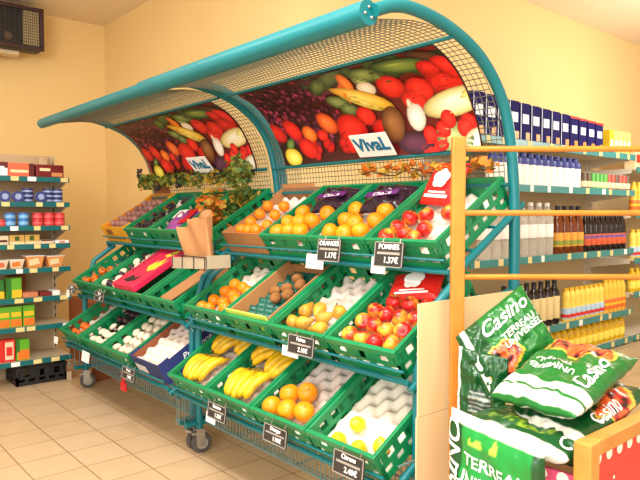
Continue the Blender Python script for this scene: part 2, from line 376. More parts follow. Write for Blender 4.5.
def mural_mesh(w0, w1, T=0.378):
    V = []; F = []; K = []
    nb = 20
    for j in range(nb+1):
        for x, c in ((w0, (38, 12, 18)), ((w0+w1)/2, (70, 12, 16)), (w1, (110, 16, 14))):
            V.append(mural_point(x, j/nb, .002)); K.append(rgb(*c))
    for j in range(nb):
        for i in range(2): F.append((j*3+i, j*3+i+1, j*3+i+4, j*3+i+3))
    for j, (x, t, a, b, rot, c, hi) in enumerate(mural_shapes()):
        k = 0.0026+j*0.000012; seg = 16; i0 = len(V); hi = hi or c
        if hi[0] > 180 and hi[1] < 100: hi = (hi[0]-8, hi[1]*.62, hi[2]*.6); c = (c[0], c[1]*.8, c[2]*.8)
        x -= .062*math.sin(PI*max(0, min(1, t/T)))
        def put(xx, tt, cc):
            V.append(mural_point(min(max(xx, w0), w1), tt/T, k)); K.append(rgb(*cc))
        put(x-a*.15, t-b*.25, tuple(min(255, p*1.06) for p in hi))
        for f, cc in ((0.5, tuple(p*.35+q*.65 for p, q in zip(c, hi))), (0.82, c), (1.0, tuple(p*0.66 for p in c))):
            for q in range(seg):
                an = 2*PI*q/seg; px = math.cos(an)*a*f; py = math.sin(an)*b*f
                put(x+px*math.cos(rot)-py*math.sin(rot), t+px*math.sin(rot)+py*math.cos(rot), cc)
        for q in range(seg):
            q2 = (q+1) % seg
            F.append((i0, i0+1+q, i0+1+q2))
            for r in range(2): F.append((i0+1+r*seg+q, i0+1+(r+1)*seg+q, i0+1+(r+1)*seg+q2, i0+1+r*seg+q2))
    me = bpy.data.meshes.new('mural'); me.from_pydata([tuple(v) for v in V], [], F)
    at = me.color_attributes.new('Col', 'FLOAT_COLOR', 'POINT')
    for i, k in enumerate(K): at.data[i].color = k
    me.materials.append(M['print']); me.update(); return me

def make_caster():
    fork = MB()
    fork.box(-0.02, 0.02, -0.02, 0.02, 0.105, 0.113)
    for s in (-1, 1): fork.box(s*0.018-0.002, s*0.018+0.002, -0.016, 0.022, 0.035, 0.108)
    fork.tube([(-0.02, 0.01, 0.046), (0.02, 0.01, 0.046)], 0.006, 8)
    fork.box(-0.016, 0.016, -0.034, -0.012, 0.086, 0.096)
    wh = MB(); mt = Matrix.Translation((0, 0.01, 0.046)) @ Matrix.Rotation(PI/2, 4, 'Y')
    wh.lathe([(0.036, -0.013), (0.044, -0.011), (0.046, -0.005), (0.046, 0.005), (0.044, 0.011), (0.036, 0.013)], 24, mtx=mt)
    hb = MB(); hb.lathe([(0.026, -0.0145), (0.026, 0.0145)], 18, mtx=mt)
    return fork, wh, hb
def make_display(xc, w, label, tube_l, tube_r, tube_rad, sign_x):
    root = thing('produce_display', label, 'display stand', (xc, YO, 0))
    L0 = (0, -YO, 0)
    def part(name, m, ma, **k): return obj(name, m, ma, root, L0, **k)
    h = w/2
    for s in (-1, 1):
        mb = MB(); mb.tube(smooth_path([(s*h, y, z) for y, z in ARC]), 0.0185, 12); part('canopy_arch', mb, M['teal'], smooth=True)
        mb = MB(); mb.tube([(s*h, 1.40, 0.113), (s*h, 1.40, 0.62)], 0.0155, 12); part('front_leg', mb, M['teal'], smooth=True)
        mb = MB(); mb.tube([(s*h, 1.33, 0.135), (s*h, 1.87, 0.135)], 0.013, 8)
        part('base_rail', mb, M['teal'], smooth=True)
        # sloping bracket tubes that carry the three tiers
        for t in ('top', 'middle', 'bottom'):
            a = on_tier(t, -0.02, -0.02); b = on_tier(t, CL+0.03, -0.02)
            mb = MB(); pts = [(s*h, a[0], a[1]), (s*h, b[0], b[1])]
            mb.tube(pts, 0.013, 10)
            if b[0] < 1.88: mb.tube([(s*h, b[0], b[1]), (s*h, 1.88, b[1]+0.02)], 0.011, 8)
            part('tier_bracket', mb, M['teal'], smooth=True)
    a = on_tier('top', 0.0, -0.03)
    for s in (-1, 1):   # steep strut from front leg to top tier
        b = on_tier('top', 0.30, -0.03)
        mb = MB(); mb.tube([(s*h, 1.40, 0.60), (s*h, 1.46, 0.78), (s*h, a[0]+0.02, a[1])], 0.0145, 10); part('tier_strut', mb, M['teal'], smooth=True)
    for t in ('top', 'middle', 'bottom'):
        mb = MB()
        for d, hh, r in ((-0.012, 0.0, 0.009), (CL+0.012, 0.0, 0.008)):
            p = on_tier(t, d, hh); mb.tube([(-h, p[0], p[1]), (h, p[0], p[1])], r, 8)
        p = on_tier(t, -0.014, 0.045); mb.tube([(-h, p[0], p[1]), (h, p[0], p[1])], 0.0045, 6)
        for k in (0.13, 0.27):
            p = on_tier(t, k, -0.012); mb.tube([(-h, p[0], p[1]), (h, p[0], p[1])], 0.006, 6)
        part('tier_rail', mb, M['teal'], smooth=True)
    # canopy bar with end discs
    mb = MB(); mb.tube([(tube_l, 1.205, 1.602), (tube_r, 1.205, 1.602)], tube_rad, 20)
    bar = part('canopy_bar', mb, M['teal'], smooth=True)
    mb = MB()
    for dy, dz in ((0, 0.014), (0.01, -0.012), (-0.014, -0.004)): mb.ball((tube_r+0.001, 1.205+dy, 1.602+dz), 0.005, 8, 5)
    obj('bolt', mb, M['steel'], bar, smooth=True)
    # wire mesh sheet, curved under the arches
    prof = smooth_path([(0, 1.222, 1.588), (0, 1.38, 1.615), (0, 1.50, 1.614), (0, 1.575, 1.596), (0, 1.655, 1.560), (0, 1.73, 1.502), (0, 1.785, 1.422), (0, 1.822, 1.34), (0, 1.838, 1.26), (0, 1.85, 1.165)], 6)
    mb = MB(); n = int(w/0.0215)
    for i in range(n+1):
        x = -h+0.012+(w-0.024)*i/n; mb.tube([(x, p.y, p.z) for p in prof[::3]]+[(x, prof[-1].y, prof[-1].z)], 0.0016, 4, caps=False)
    tot = sum((prof[i+1]-prof[i]).length for i in range(len(prof)-1)); m = int(tot/0.0215); acc = 0; nxt = 0
    for i in range(len(prof)-1):
        seg = (prof[i+1]-prof[i]).length
        while nxt <= acc+seg:
            p = prof[i].lerp(prof[i+1], (nxt-acc)/seg); mb.tube([(-h+0.012, p.y, p.z), (h-0.012, p.y, p.z)], 0.0016, 4, caps=False); nxt += tot/m
        acc += seg
    part('canopy_mesh', mb, M['wire'])
    mb = MB()
    for y, z, r in ((1.545, 1.596, 0.007), (1.812, 1.283, 0.008), (1.847, 1.165, 0.007)): mb.tube([(-h, y, z), (h, y, z)], r, 8)
    part('mesh_rail', mb, M['tealrail'], smooth=True)
    # mural panel
    mb = MB(); w0, w1 = -h+0.105, h-0.075
    d = Vector((0, 0.648, -0.762)); nn = Vector((0, -0.762, -0.648))
    vs = [mural_point(x, q/20, k) for k in (-.004, .0015) for q in range(21) for x in (w0, w1)]
    fs = []
    for q in range(20):
        a_ = q*2; fs += [(a_, a_+1, a_+3, a_+2), (42+a_, 42+a_+2, 42+a_+3, 42+a_+1), (a_, a_+2, 42+a_+2, 42+a_), (a_+1, 42+a_+1, 42+a_+3, a_+3)]
    fs += [(0, 42, 43, 1), (40, 41, 83, 82)]
    mb.add(vs, fs)
    pan = part('mural_panel', mb, M['black'])
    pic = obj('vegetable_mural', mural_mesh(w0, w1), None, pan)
    # shop sign clipped to the lower edge of the mural
    sb = MB(); ang = math.atan2(0.762, 0.648)
    sg = obj('shop_sign', sb, M['white'], root); sb.box(-0.098, 0.098, -0.052, 0.052, -0.002, 0.002)
    me = sb.mesh('shop_sign', M['white']); sg.data = me
    c = mural_point(sign_x, .86, .034)
    sg.location = (c.x, c.y-YO, c.z); sg.rotation_euler = (PI-ang-0.0, 0, 0)
    # local axes: x right, y up the panel, z out towards the aisle
    up = -d; zz = nn; xx = up.cross(zz)
    R = Matrix((xx, up, zz)).transposed(); sg.rotation_euler = (R @ Matrix.Rotation(-0.02, 3, 'Z')).to_euler()
    sign_text('VivaL', 0.080, sg, (0, 0.002, 0.0026), (0, 0, 0), M['logoblue'], bold=0.0034)
    # wire skirt under the bottom tier
    p = on_tier('bottom', 0.15, -0.03)
    mb = MB()
    for z, r in ((0.135, 0.006), (0.26, 0.004), (p[1]-0.005, 0.006)): mb.tube([(-h+.02, 1.43, z), (h-.02, 1.43, z)], r, 6)
    n = int((w-.04)/0.0235)
    for i in range(n+1):
        x = -h+.02+(w-.04)*i/n; mb.tube([(x, 1.43, 0.13), (x, 1.43, p[1])], 0.0023, 5, caps=False)
    part('wire_skirt', mb, M['wiregreen'])
    for s in (-1, 1):
        mb = MB()
        for z in (0.16, 0.26, 0.36): mb.tube([(s*(h+0.018), 1.30, z), (s*(h+0.018), 1.85, z)], 0.0035, 6)
        for i in range(20):
            y = 1.31+i*0.0285; mb.tube([(s*(h+0.018), y, 0.14), (s*(h+0.018), y, min(0.26+(y-1.29)*0.6, 0.56))], 0.002, 5, caps=False)
        part('side_mesh', mb, M['wiregreen'])
    # base tray inside the skirt
    mb = MB()
    for i in range(6): mb.tube([(-h+.02, 1.46+i*.078, .132), (h-.02, 1.46+i*.078, .132)], .0025, 5, caps=False)
    for i in range(7): mb.tube([(-h+.02+(w-.04)*i/6, 1.435, .128), (-h+.02+(w-.04)*i/6, 1.87, .128)], .0035, 5)
    part('wire_base', mb, M['wiregreen'])
    fork, wh, hb = make_caster()
    for s in (-1, 1):
        for y in (1.40, 1.87):
            f = obj('caster', fork, M['steel'], root, (s*h, y-YO, 0), (0, 0, 0.3*s))
            t = obj('wheel', wh, M['rubber'], f, smooth=True); obj('hub', hb, M['hubgrey'], f)
    return root
RX0, PIT, LX0, LP = -2.46, 0.31, -3.84, 0.325
right = make_display(-1.84, 1.27, 'teal produce display on casters, the right one of the pair, holding bananas, apples and kiwis', -0.75, 0.625, 0.034, 0.087)
left = make_display(-3.19, 1.32, 'teal produce display on casters, left one of the pair, holding mushrooms and pink box', -0.78, 0.60, 0.028, 0.115)

# ------------------------------------------------------------------ crates
def crate_parts(W, L, H, rim=0.010):
    x0, x1, y0, y1 = -W/2, W/2, 0, L; t = 0.005
    r = MB(); zr = H-0.022
    r.box(x0-.004, x1+.004, y0-.006, y0+t+.004, zr, H); r.box(x0-.004, x1+.004, y1-t-.004, y1+.006, zr, H)
    r.box(x0-.004, x0+t+.004, y0+t+.004, y1-t-.004, zr, H); r.box(x1-t-.004, x1+.004, y0+t+.004, y1-t-.004, zr, H)
    walls = []
    def wall(length, put):
        m = MB()
        rows = [(0.0, 0.022), (0.040, 0.054)]
        for a, b in rows: put(m, 0, length, a, b)
        n = max(3, int(length/0.05))
        for i in range(n+1):
            c = length*i/n; put(m, max(0, c-.012), min(length, c+.012), 0.022, 0.040)
            c2 = length*(i+.5)/n
            if i < n: put(m, c2-.012, c2+.012, 0.054, zr)
        put(m, 0, .012, 0.0, zr); put(m, length-.012, length, 0, zr)
        put(m, length*.34, length*.66, 0.052, zr-0.004)
        return m
    walls.append(wall(W, lambda m, a, b, z0, z1: m.box(x0+a, x0+b, y0, y0+t, z0, z1)))
    walls.append(wall(W, lambda m, a, b, z0, z1: m.box(x0+a, x0+b, y1-t, y1, z0, z1)))
    walls.append(wall(L-2*t, lambda m, a, b, z0, z1: m.box(x0, x0+t, y0+t+a, y0+t+b, z0, z1)))
    walls.append(wall(L-2*t, lambda m, a, b, z0, z1: m.box(x1-t, x1, y0+t+a, y0+t+b, z0, z1)))
    b = MB(); b.box(x0+t, x1-t, y0+t, y1-t, 0, 0.004)
    return r, walls, b
def make_crate(name, W, L, H, m, mbase, label, group):
    root = thing(name, label, 'crate', group=group)
    r, ws, b = crate_parts(W, L, H)
    obj('rim', r, m, root, bevel=0.002)
    for w in ws: obj('slatted_wall', w, m, root)
    obj('base', b, mbase, root)
    return root
pc = Proto(make_crate('produce_crate', 0.296, CL, HC, M['green'], M['greend'], 'green crate', 'green produce crates on the displays'))
RC = [RX0+PIT*(i+.5) for i in range(4)]; LC = [LX0+LP*(i+.5) for i in range(4)]
def frame_mtx(t, x):
    oy, oz = tier_frame(t); return Matrix.Translation((x, oy, oz)) @ Matrix.Rotation(A, 4, 'X')
def crate(t, x, label):
    oy, oz = tier_frame(t)
    pc.put((x, oy, oz), (A, 0, 0), label, 'green produce crates on the displays')
    return frame_mtx(t, x)
FM = {}
for (key, t, x, lab) in [
    ('Rt1', 'top', RC[1], 'green crate of oranges and dark purple bags beside the kraft box, top tier, right display'),
    ('Rt2', 'top', RC[2], 'green crate of oranges and dark purple bags behind the ORANGES sign, top tier'),
    ('Rt3', 'top', RC[3], 'green crate of red apples with a red bag, top tier at right end'),
    ('Rm0', 'middle', RC[0], 'green crate of small oranges on white pulp, middle tier of right display'),
    ('Rm1', 'middle', RC[1], 'green crate holding the kiwi box, middle tier of right display'),
    ('Rm2', 'middle', RC[2], 'green crate of pears on an egg-box tray, middle tier of right display'),
    ('Rm3', 'middle', RC[3], 'green crate heaped with red and yellow apples, middle tier at right end'),
    ('Rb0', 'bottom', RC[0], 'green crate of bananas at left end of the bottom tier, right display'),
    ('Rb1', 'bottom', RC[1], 'second green crate of bananas, beside the big oranges on the bottom tier'),
    ('Rb2', 'bottom', RC[2], 'green crate of big oranges on a pulp tray, bottom tier of right display'),
    ('Rb3', 'bottom', RC[3], 'green crate with a few lemons on a pulp tray, bottom tier at right end'),
    ('Lt1', 'top', LC[1], 'green crate of dark grapes beside the yellow box, top tier of left display'),
    ('Lt2', 'top', LC[2], 'green crate with bright printed bag behind the kraft paper bag, left display top tier'),
    ('Lt3', 'top', LC[3], 'green crate of orange and yellow foliage at right end of top tier, left display'),
    ('Lm0', 'middle', LC[0], 'green crate of small orange tomatoes at left end of middle tier, left display'),
    ('Lm1', 'middle', LC[1], 'green crate of white mushrooms and dark figs left of the pink box'),
    ('Lm2', 'middle', LC[2], 'green crate under the pink printed box, middle tier of left display'),
    ('Lm3', 'middle', LC[3], 'nearly empty green crate with a brown card, right of the pink box'),
    ('Lb0', 'bottom', LC[0], 'green crate with orange tomatoes at left end of bottom tier, left display'),
    ('Lb1', 'bottom', LC[1], 'green crate of white mushrooms in front, dark figs behind, bottom tier of left display'),
    ('Lb2', 'bottom', LC[2], 'green crate with rows of white mushrooms beside the blue carton, bottom tier')]:
    FM[key] = crate(t, x, lab)
FM['Rt0'] = frame_mtx('top', RC[0]); FM['Lt0'] = frame_mtx('top', LC[0]); FM['Lb3'] = frame_mtx('bottom', LC[3])
def wpos(k, x, y, h): return FM[k] @ Vector((x, y, h))

def carton(name, label, k, W, L, H, m, cat='box', inner=None, sx=0.0):
    root = thing(name, label, cat, wpos(k, sx, 0.005, 0), (A, 0, 0))
    t = 0.004; x0, x1, y0, y1 = -W/2, W/2, 0, L
    mb = MB(); mb.box(x0, x1, y0, y0+t, 0, H); obj('front_panel', mb, m, root)
    mb = MB(); mb.box(x0, x1, y1-t, y1, 0, H); obj('back_panel', mb, m, root)
    for s in (0, 1):
        a = x0 if s == 0 else x1-t
        mb = MB(); mb.box(a, a+t, y0+t, y1-t, 0, H*0.9); mb.box(a, a+t, y0+t, y0+0.06, H*.9, H); mb.box(a, a+t, y1-0.06, y1-t, H*.9, H); sp = obj('side_panel', mb, m, root)
        if inner:
            q = a+t if s == 0 else a; mb = MB(); mb.box(q-.0006, q+.0006, y0+t, y1-t, t, H*.89); obj('lining', mb, inner, sp)
    mb = MB(); mb.box(x0+t, x1-t, y0+t, y1-t, 0, t); obj('base', mb, inner or m, root)
    return root
kraftbox = carton('fruit_box', 'brown kraft box of small oranges at left end of top tier, right display', 'Rt0', 0.29, 0.40, 0.10, M['kraft'], sx=0.0)
ybox = carton('fruit_box', 'yellow printed cardboard box at left end of top tier, left display', 'Lt0', 0.32, 0.40, 0.105, M['boxyellow'], inner=flat('carton_orange', 226, 120, 30), sx=-.02)
bbox = carton('fruit_box', 'dark blue printed carton lined with a white egg tray, bottom tier of left display', 'Lb3', 0.30, 0.40, 0.115, M['boxblue'], inner=M['darkbox'])
# printing on the fronts
mb = MB(); mb.box(-0.13, -0.02, -0.0012, -0.0004, 0.03, 0.07); obj('white_print', mb, M['white'], bbox)
sign_text('Provence', 0.045, bbox, (0.1512, 0.2, 0.065), (PI/2, 0, PI/2), M['ink'], shear=0.3)
mb = MB(); mb.box(-0.12, 0.12, -0.0012, -0.0004, 0.02, 0.034); mb.box(-0.10, -0.02, -0.0012, -0.0004, 0.05, 0.085); obj('dark_print', mb, M['darkbox'], ybox)
mb = MB(); mb.box(-0.1, 0.1, 0, 0.004, 0, 0.09, mtx=Matrix.Translation((0, 0.396, 0.1)) @ Matrix.Rotation(-0.35, 4, 'X')); obj('back_flap', mb, M['darkbox'], ybox)
mb = MB(); mb.box(-0.14, 0.10, 0, 0.004, 0, 0.02, mtx=Matrix.Translation((0, 0.396, 0.1)) @ Matrix.Rotation(-0.3, 4, 'X')); obj('back_flap', mb, M['kraft'], kraftbox)

# moulded pulp trays
def pulp_mesh(W, L, z0, z1, amp, pitch, seed=0):
    nx, ny = int(W/0.008), int(L/0.008); mb = MB(); vs = []
    for j in range(ny+1):
        for i in range(nx+1):
            x = -W/2+W*i/nx; y = L*j/ny
            z = z1-amp+amp*(math.sin(PI*x/pitch+.6)*math.sin(PI*y/pitch+.3)) + 0.35*amp*max(0, math.cos(2*PI*x/pitch)*math.cos(2*PI*y/pitch))
            vs.append((x, y, z))
    N = (nx+1)*(ny+1); fs = []
    for j in range(ny):
        for i in range(nx):
            a = j*(nx+1)+i; fs.append((a, a+1, a+nx+2, a+nx+1))
    mb.add(vs, fs)
    rim = [j*(nx+1) for j in range(ny, 0, -1)]+[i for i in range(nx)]+[j*(nx+1)+nx for j in range(ny)]+[ny*(nx+1)+i for i in range(nx, 0, -1)]
    o = len(mb.v)
    for r in rim: x, y, z = mb.v[r]; mb.v.append((x, y, z0))
    for q in range(len(rim)):
        q2 = (q+1) % len(rim); mb.f.append((rim[q], rim[q2], o+q2, o+q)[::-1]); mb.mi.append(0)
    mb.f.append(tuple(o+q for q in range(len(rim)))); mb.mi.append(0)
    return mb
def tray(k, label, m='pulp', z1=0.04, amp=0.011, pitch=0.036, W=0.276, L=0.38, name='pulp_tray', z0=0.005):
    o = obj(name, pulp_mesh(W, L, z0, z1, amp, pitch), M[m], None, wpos(k, 0, 0.010, 0), (A, 0, 0), smooth=True, sharp=3)
    return tag(o, label, 'tray', 'pulp trays in the crates')
tray('Rt0', 'white paper-pulp tray under small oranges in the kraft box, top tier', z1=0.06)
tray('Rt1', 'pale pulp tray under oranges in the crate right of the kraft box', 'pulp', z1=0.05)
tray('Rt2', 'pale pulp tray under oranges in the crate behind the ORANGES sign', 'pulp', z1=0.05)
tray('Rt3', 'white pulp tray under the apples at right end of top tier', 'pulpw', z1=0.05)
tray('Rm0', 'white pulp tray under the small oranges, middle tier of right display', 'pulpw')
tray('Rm2', 'grey-white egg-box tray under the pears, middle tier', 'pulp', z1=0.045, amp=0.014)
tray('Rm3', 'white egg-box tray under the heap of apples, middle tier', 'pulp', z1=0.045, amp=0.014)
tray('Rb0', 'pale pulp tray under bananas at left end of bottom tier, right display', 'pulp')
tray('Rb1', 'pale pulp tray under bananas next to the big oranges', 'pulp')
tray('Rb2', 'grey-white egg-box tray under the big oranges, bottom tier', 'pulp', z1=0.05, amp=0.016, pitch=0.042)
tray('Rb3', 'large white egg-box tray with few lemons, bottom tier at right end', 'pulpw', z1=0.05, amp=0.016, pitch=0.042)
tray('Lb3', 'white egg tray filling the blue carton, bottom tier of left display', 'pulp', z1=0.085, amp=0.011, pitch=0.036)
tray('Lt0', 'greyish pulp tray in the yellow cardboard box, top tier', 'pulp', z1=0.06)
tray('Lt1', 'pale paper tray under dark grapes, top tier of left display', 'pulp', z1=0.062)
tray('Lb2', 'white tray under mushrooms beside the blue carton, bottom tier', 'pulpw', z1=0.045)
tray('Lm1', 'pale tray under mushrooms and figs left of the pink box', 'pulp', z1=0.062)
tray('Lb1', 'dark tray under mushrooms and figs, bottom tier of left display', 'darkfilm', z1=0.04)
tray('Lm0', 'dark green tray under small tomatoes at left end of middle tier', 'traygreen', z1=0.05)
tray('Lb0', 'pale tray under tomatoes at left end of bottom tier, left display', 'pulp', z1=0.035)

# ------------------------------------------------------------------ fruit
def fruit(name, cat, parts):
    root = None
    root = thing(name, name, cat)
    for (n, mb, m, loc) in parts: obj(n, mb, m, root, loc, smooth=True, sharp=3)
    return Proto(root)
def round_fruit(r, dim=0.0, flat_=1.0):
    prof = []
    n = 12
    for i in range(n+1):
        a = -PI/2+PI*i/n; rr = math.cos(a)*r; z = math.sin(a)*r*flat_
        if dim:
            z -= dim*r*math.exp(-(rr/(0.35*r))**2)*(1 if a > 0 else -0.6)
            rr *= 1+0.06*math.sin(a)
        prof.append((max(rr, r*0.01), z))
    mb = MB(); mb.lathe(prof, 18); return mb
def stem_mb(r, h0, h1):
    mb = MB(); mb.tube([(0, 0, h0), (r*0.06, 0, (h0+h1)/2), (r*0.16, 0, h1)], r*0.05, 6); return mb
def p_orange(r, m): return fruit('orange', 'fruit', [('peel', round_fruit(r, 0.05, 0.95), M[m], (0, 0, 0)), ('stem_button', (lambda q: (q.ball((0, 0, r*0.90), r*0.09, 6, 4, (1, 1, .4)), q)[1])(MB()), M['leafd'], (0, 0, 0))])
P_or = p_orange(0.0335, 'orange'); P_man = p_orange(0.0262, 'mandarin'); P_big = p_orange(0.0365, 'orange')
P_ap = fruit('apple', 'fruit', [('skin', round_fruit(0.0292, 0.28, 0.93), M['apple'], (0, 0, 0)), ('stem', stem_mb(0.029, 0.018, 0.033), M['stem'], (0, 0, 0))])
P_lem = fruit('lemon', 'fruit', [('peel', (lambda q: (q.lathe([(0.001, -0.032), (0.006, -0.028), (0.018, -0.019), (0.0245, -0.006), (0.0245, 0.006), (0.018, 0.019), (0.006, 0.028), (0.001, 0.032)], 16), q)[1])(MB()), M['lemon'], (0, 0, 0))])
P_kiwi = fruit('kiwi', 'fruit', [('skin', (lambda q: (q.ball((0, 0, 0), 0.0225, 14, 10, (1, 1.2, .95)), q)[1])(MB()), M['kiwi'], (0, 0, 0)), ('stem_button', (lambda q: (q.ball((0, 0.0265, 0), 0.004, 6, 4), q)[1])(MB()), M['stem'], (0, 0, 0))])
P_pear = fruit('pear', 'fruit', [('skin', (lambda q: (q.lathe([(0.003, -0.027), (0.014, -0.025), (0.0225, -0.015), (0.0255, -0.002), (0.0225, 0.011), (0.015, 0.024), (0.0105, 0.036), (0.007, 0.044), (0.002, 0.047)], 16), q)[1])(MB()), M['pear'], (0, 0, 0)), ('stem', stem_mb(0.05, 0.044, 0.06), M['stem'], (0, 0, 0))])
P_tom = fruit('tomato', 'fruit', [('skin', round_fruit(0.023, 0.15, 0.85), M['tomato'], (0, 0, 0)), ('calyx', (lambda q: (q.ball((0, 0, 0.017), 0.008, 6, 4, (1, 1, .3)), q)[1])(MB()), M['leafd'], (0, 0, 0))])
P_mush = fruit('mushroom', 'mushroom', [('cap', (lambda q: (q.lathe([(0.012, -0.002), (0.021, -0.001), (0.024, 0.005), (0.021, 0.014), (0.012, 0.02), (0.001, 0.022)], 14), q)[1])(MB()), M['mush'], (0, 0, 0)), ('stalk', (lambda q: (q.lathe([(0.008, -0.016), (0.007, -0.002)], 10), q)[1])(MB()), M['mush'], (0, 0, 0))])
P_fig = fruit('fig', 'fruit', [('skin', (lambda q: (q.lathe([(0.003, -0.02), (0.016, -0.016), (0.0215, -0.004), (0.018, 0.008), (0.009, 0.018), (0.004, 0.025), (0.001, 0.027)], 14), q)[1])(MB()), M['fig'], (0, 0, 0))])
P_shal = fruit('shallot', 'vegetable', [('skin', (lambda q: (q.lathe([(0.003, -0.02), (0.014, -0.016), (0.0215, -0.004), (0.019, 0.008), (0.009, 0.018), (0.004, 0.025), (0.001, 0.027)], 14), q)[1])(MB()), M['shallot'], (0, 0, 0))])
ROWW = ['front row', 'second row', 'third row', 'fourth row', 'fifth row', 'sixth row']
rng = random.Random(11)
def relax(pts, dmin, xlim, ylim, it=200):
    P = [list(p) for p in pts]
    for _ in range(it):
        mv = False
        for i in range(len(P)):
            for j in range(i):
                dx, dy = P[i][0]-P[j][0], P[i][1]-P[j][1]; d = math.hypot(dx, dy) or 1e-6
                if d < dmin:
                    q = (dmin-d)/2*1.02/d; P[i][0] += dx*q; P[i][1] += dy*q; P[j][0] -= dx*q; P[j][1] -= dy*q; mv = True
        for p in P:
            p[0] = min(max(p[0], -xlim), xlim); p[1] = min(max(p[1], ylim[0]), ylim[1])
        if not mv: break
    return P
def fill(k, proto, r, h, pts, what, where, group, lay='tumble', span=1.0):
    pts = relax(pts, 2*r*1.03, 0.135-r, (0.014+r, 0.38-r))
    pts = sorted(pts, key=lambda p: p[1])
    rows = []
    for p in pts:
        if rows and p[1]-rows[-1][0][1] < r*1.15: rows[-1].append(p)
        else: rows.append([p])
    for ri, row in enumerate(rows):
        row.sort(key=lambda p: p[0])
        for ci, p in enumerate(row):
            pos = 'alone in' if len(row) == 1 else ('leftmost in' if ci == 0 else ('rightmost in' if ci == len(row)-1 else ORD[ci]+' from left in'))
            if lay == 'tumble': rot = (A+rng.uniform(-.9, .9), rng.uniform(-.7, .7), rng.uniform(0, 6.28))
            elif lay == 'flat': rot = (A, 0, rng.uniform(0, 6.28))
            elif lay == 'lying': rot = (PI/2*rng.choice((-1, 1))*0.95+A, rng.uniform(-.6, .6), rng.uniform(-1.2, 1.2))
            else: rot = (A+rng.uniform(-.2, .2), rng.uniform(-.3, .3), rng.uniform(0, 6.28))
            rot = (FM[k].to_3x3() @ Euler((rot[0]-A, rot[1], rot[2])).to_matrix()).to_euler()
            proto.put(wpos(k, p[0], p[1], h), rot, '%s, %s %s of %s' % (what, pos, ROWW[min(ri, 5)], where), group)
fill('Rt0', P_man, 0.0262, 0.088, [(-.046, .05), (.057, .053), (.097, .089), (-.058, .113), (-.072, .183), (-.094, .255), (.036, .248), (.052, .176), (0, .05)], 'small orange', 'the kraft box on top tier', 'small oranges in the kraft box')
fill('Rt1', P_or, 0.0335, 0.085, [(-.09, .05), (-.03, .06), (.04, .06), (-.099, .12), (-.09, .2), (-.037, .125), (.033, .138), (.075, .19)], 'orange', 'the top-tier crate beside the kraft box', 'oranges beside the kraft box')
fill('Rt2', P_or, 0.0335, 0.085, [(-.09, .06), (-.071, .14), (-.093, .22), (-.005, .06), (.061, .073), (.08, .14), (.072, .208), (-.02, .12)], 'orange', 'the top-tier crate behind the ORANGES sign', 'oranges behind the slate sign')
fill('Rt3', P_ap, 0.0295, 0.080, [(-.11, .055), (-.10, .11), (-.09, .17), (-.04, .07), (-.04, .19), (.02, .09), (.05, .21), (.02, .05)], 'red and yellow apple', 'the right-end top-tier crate', 'apples on the top tier')
fill('Rm0', P_man, 0.0262, 0.062, [(-.077, .221), (-.082, .167), (.0, .15), (.064, .191), (-.086, .103), (-.004, .10), (.044, .07), (-.05, .05), (-.11, .05), (0, .21), (.05, .13)], 'small orange', 'the right display middle-tier orange crate', 'small oranges on the middle tier')
fill('Rm2', P_pear, 0.0255, 0.066, [(-.105, .135), (-.047, .157), (.055, .16), (.009, .115), (-.059, .074), (.045, .066), (-.11, .07)], 'russet yellow pear', 'the middle-tier pear crate', 'pears on the middle tier', lay='lying')
fill('Rm3', P_ap, 0.0292, 0.072, [(-.115, .06), (-.11, .13), (-.10, .19), (-.06, .245), (-.05, .055), (-.05, .12), (-.04, .18), (.01, .245), (.015, .05), (.01, .11), (.02, .175), (.075, .06), (.075, .12), (.08, .19), (.08, .24)], 'red and yellow apple', 'the middle-tier apple crate', 'apples on the middle tier')
fill('Rb2', P_big, 0.0365, 0.076, [(-.10, .054), (-.075, .12), (-.01, .15), (-.02, .06), (.055, .075)], 'big orange', 'the bottom-tier crate on pulp tray', 'big oranges on the bottom tier')
fill('Rb3', P_lem, 0.0245, 0.056, [(-.044, .115), (-.06, .036), (.03, .036), (.095, .07)], 'yellow lemon', 'the bottom-tier crate at right end', 'lemons on the bottom tier')
fill('Lb0', P_tom, 0.023, 0.05, [(-.10, .05), (-.05, .045), (-.035, .105), (.02, .06), (-.09, .11), (.07, .05)], 'orange tomato', 'the bottom-tier crate at far left', 'tomatoes on the bottom tier')
fill('Lm0', P_tom, 0.023, 0.070, [(-.08, .05), (-.03, .08), (.03, .06), (.08, .1), (-.06, .15), (.02, .17), (.08, .2)], 'orange tomato', 'the middle-tier crate at far left', 'tomatoes on the middle tier')
grid = lambda nx, y0, y1, ny: [(-.10+.2*i/(nx-1)+rng.uniform(-.008, .008), y0+(y1-y0)*j/max(1, ny-1)+rng.uniform(-.006, .006)) for j in range(ny) for i in range(nx)]
fill('Lb1', P_mush, 0.024, 0.058, grid(5, .045, .10, 2)+[(-.06, .16), (.04, .165)], 'white mushroom', 'the bottom-tier crate with dark figs', 'mushrooms beside the figs', lay='up')
fill('Lb1', P_fig, 0.0215, 0.064, grid(4, .22, .33, 3), 'dark fig', 'the bottom-tier crate behind mushrooms', 'figs behind the mushrooms')
fill('Lb2', P_mush, 0.024, 0.062, grid(4, .05, .34, 6), 'white mushroom', 'the bottom-tier crate beside blue carton', 'mushrooms beside the blue carton', lay='up')
fill('Lm1', P_mush, 0.024, 0.080, [(-.10, .05), (-.02, .10), (.05, .05), (-.08, .16), (.06, .15), (.0, .22), (-.09, .26), (.08, .25), (-.02, .31), (.07, .33)], 'white mushroom', 'the middle-tier crate left of pink box', 'mushrooms left of the pink box', lay='up')
fill('Lm1', P_fig, 0.0215, 0.084, [(-.045, .05), (.0, .045), (-.04, .13), (.1, .1), (-.04, .2), (.05, .28), (-.09, .32)], 'dark fig', 'the middle-tier crate left of pink box', 'figs left of the pink box')
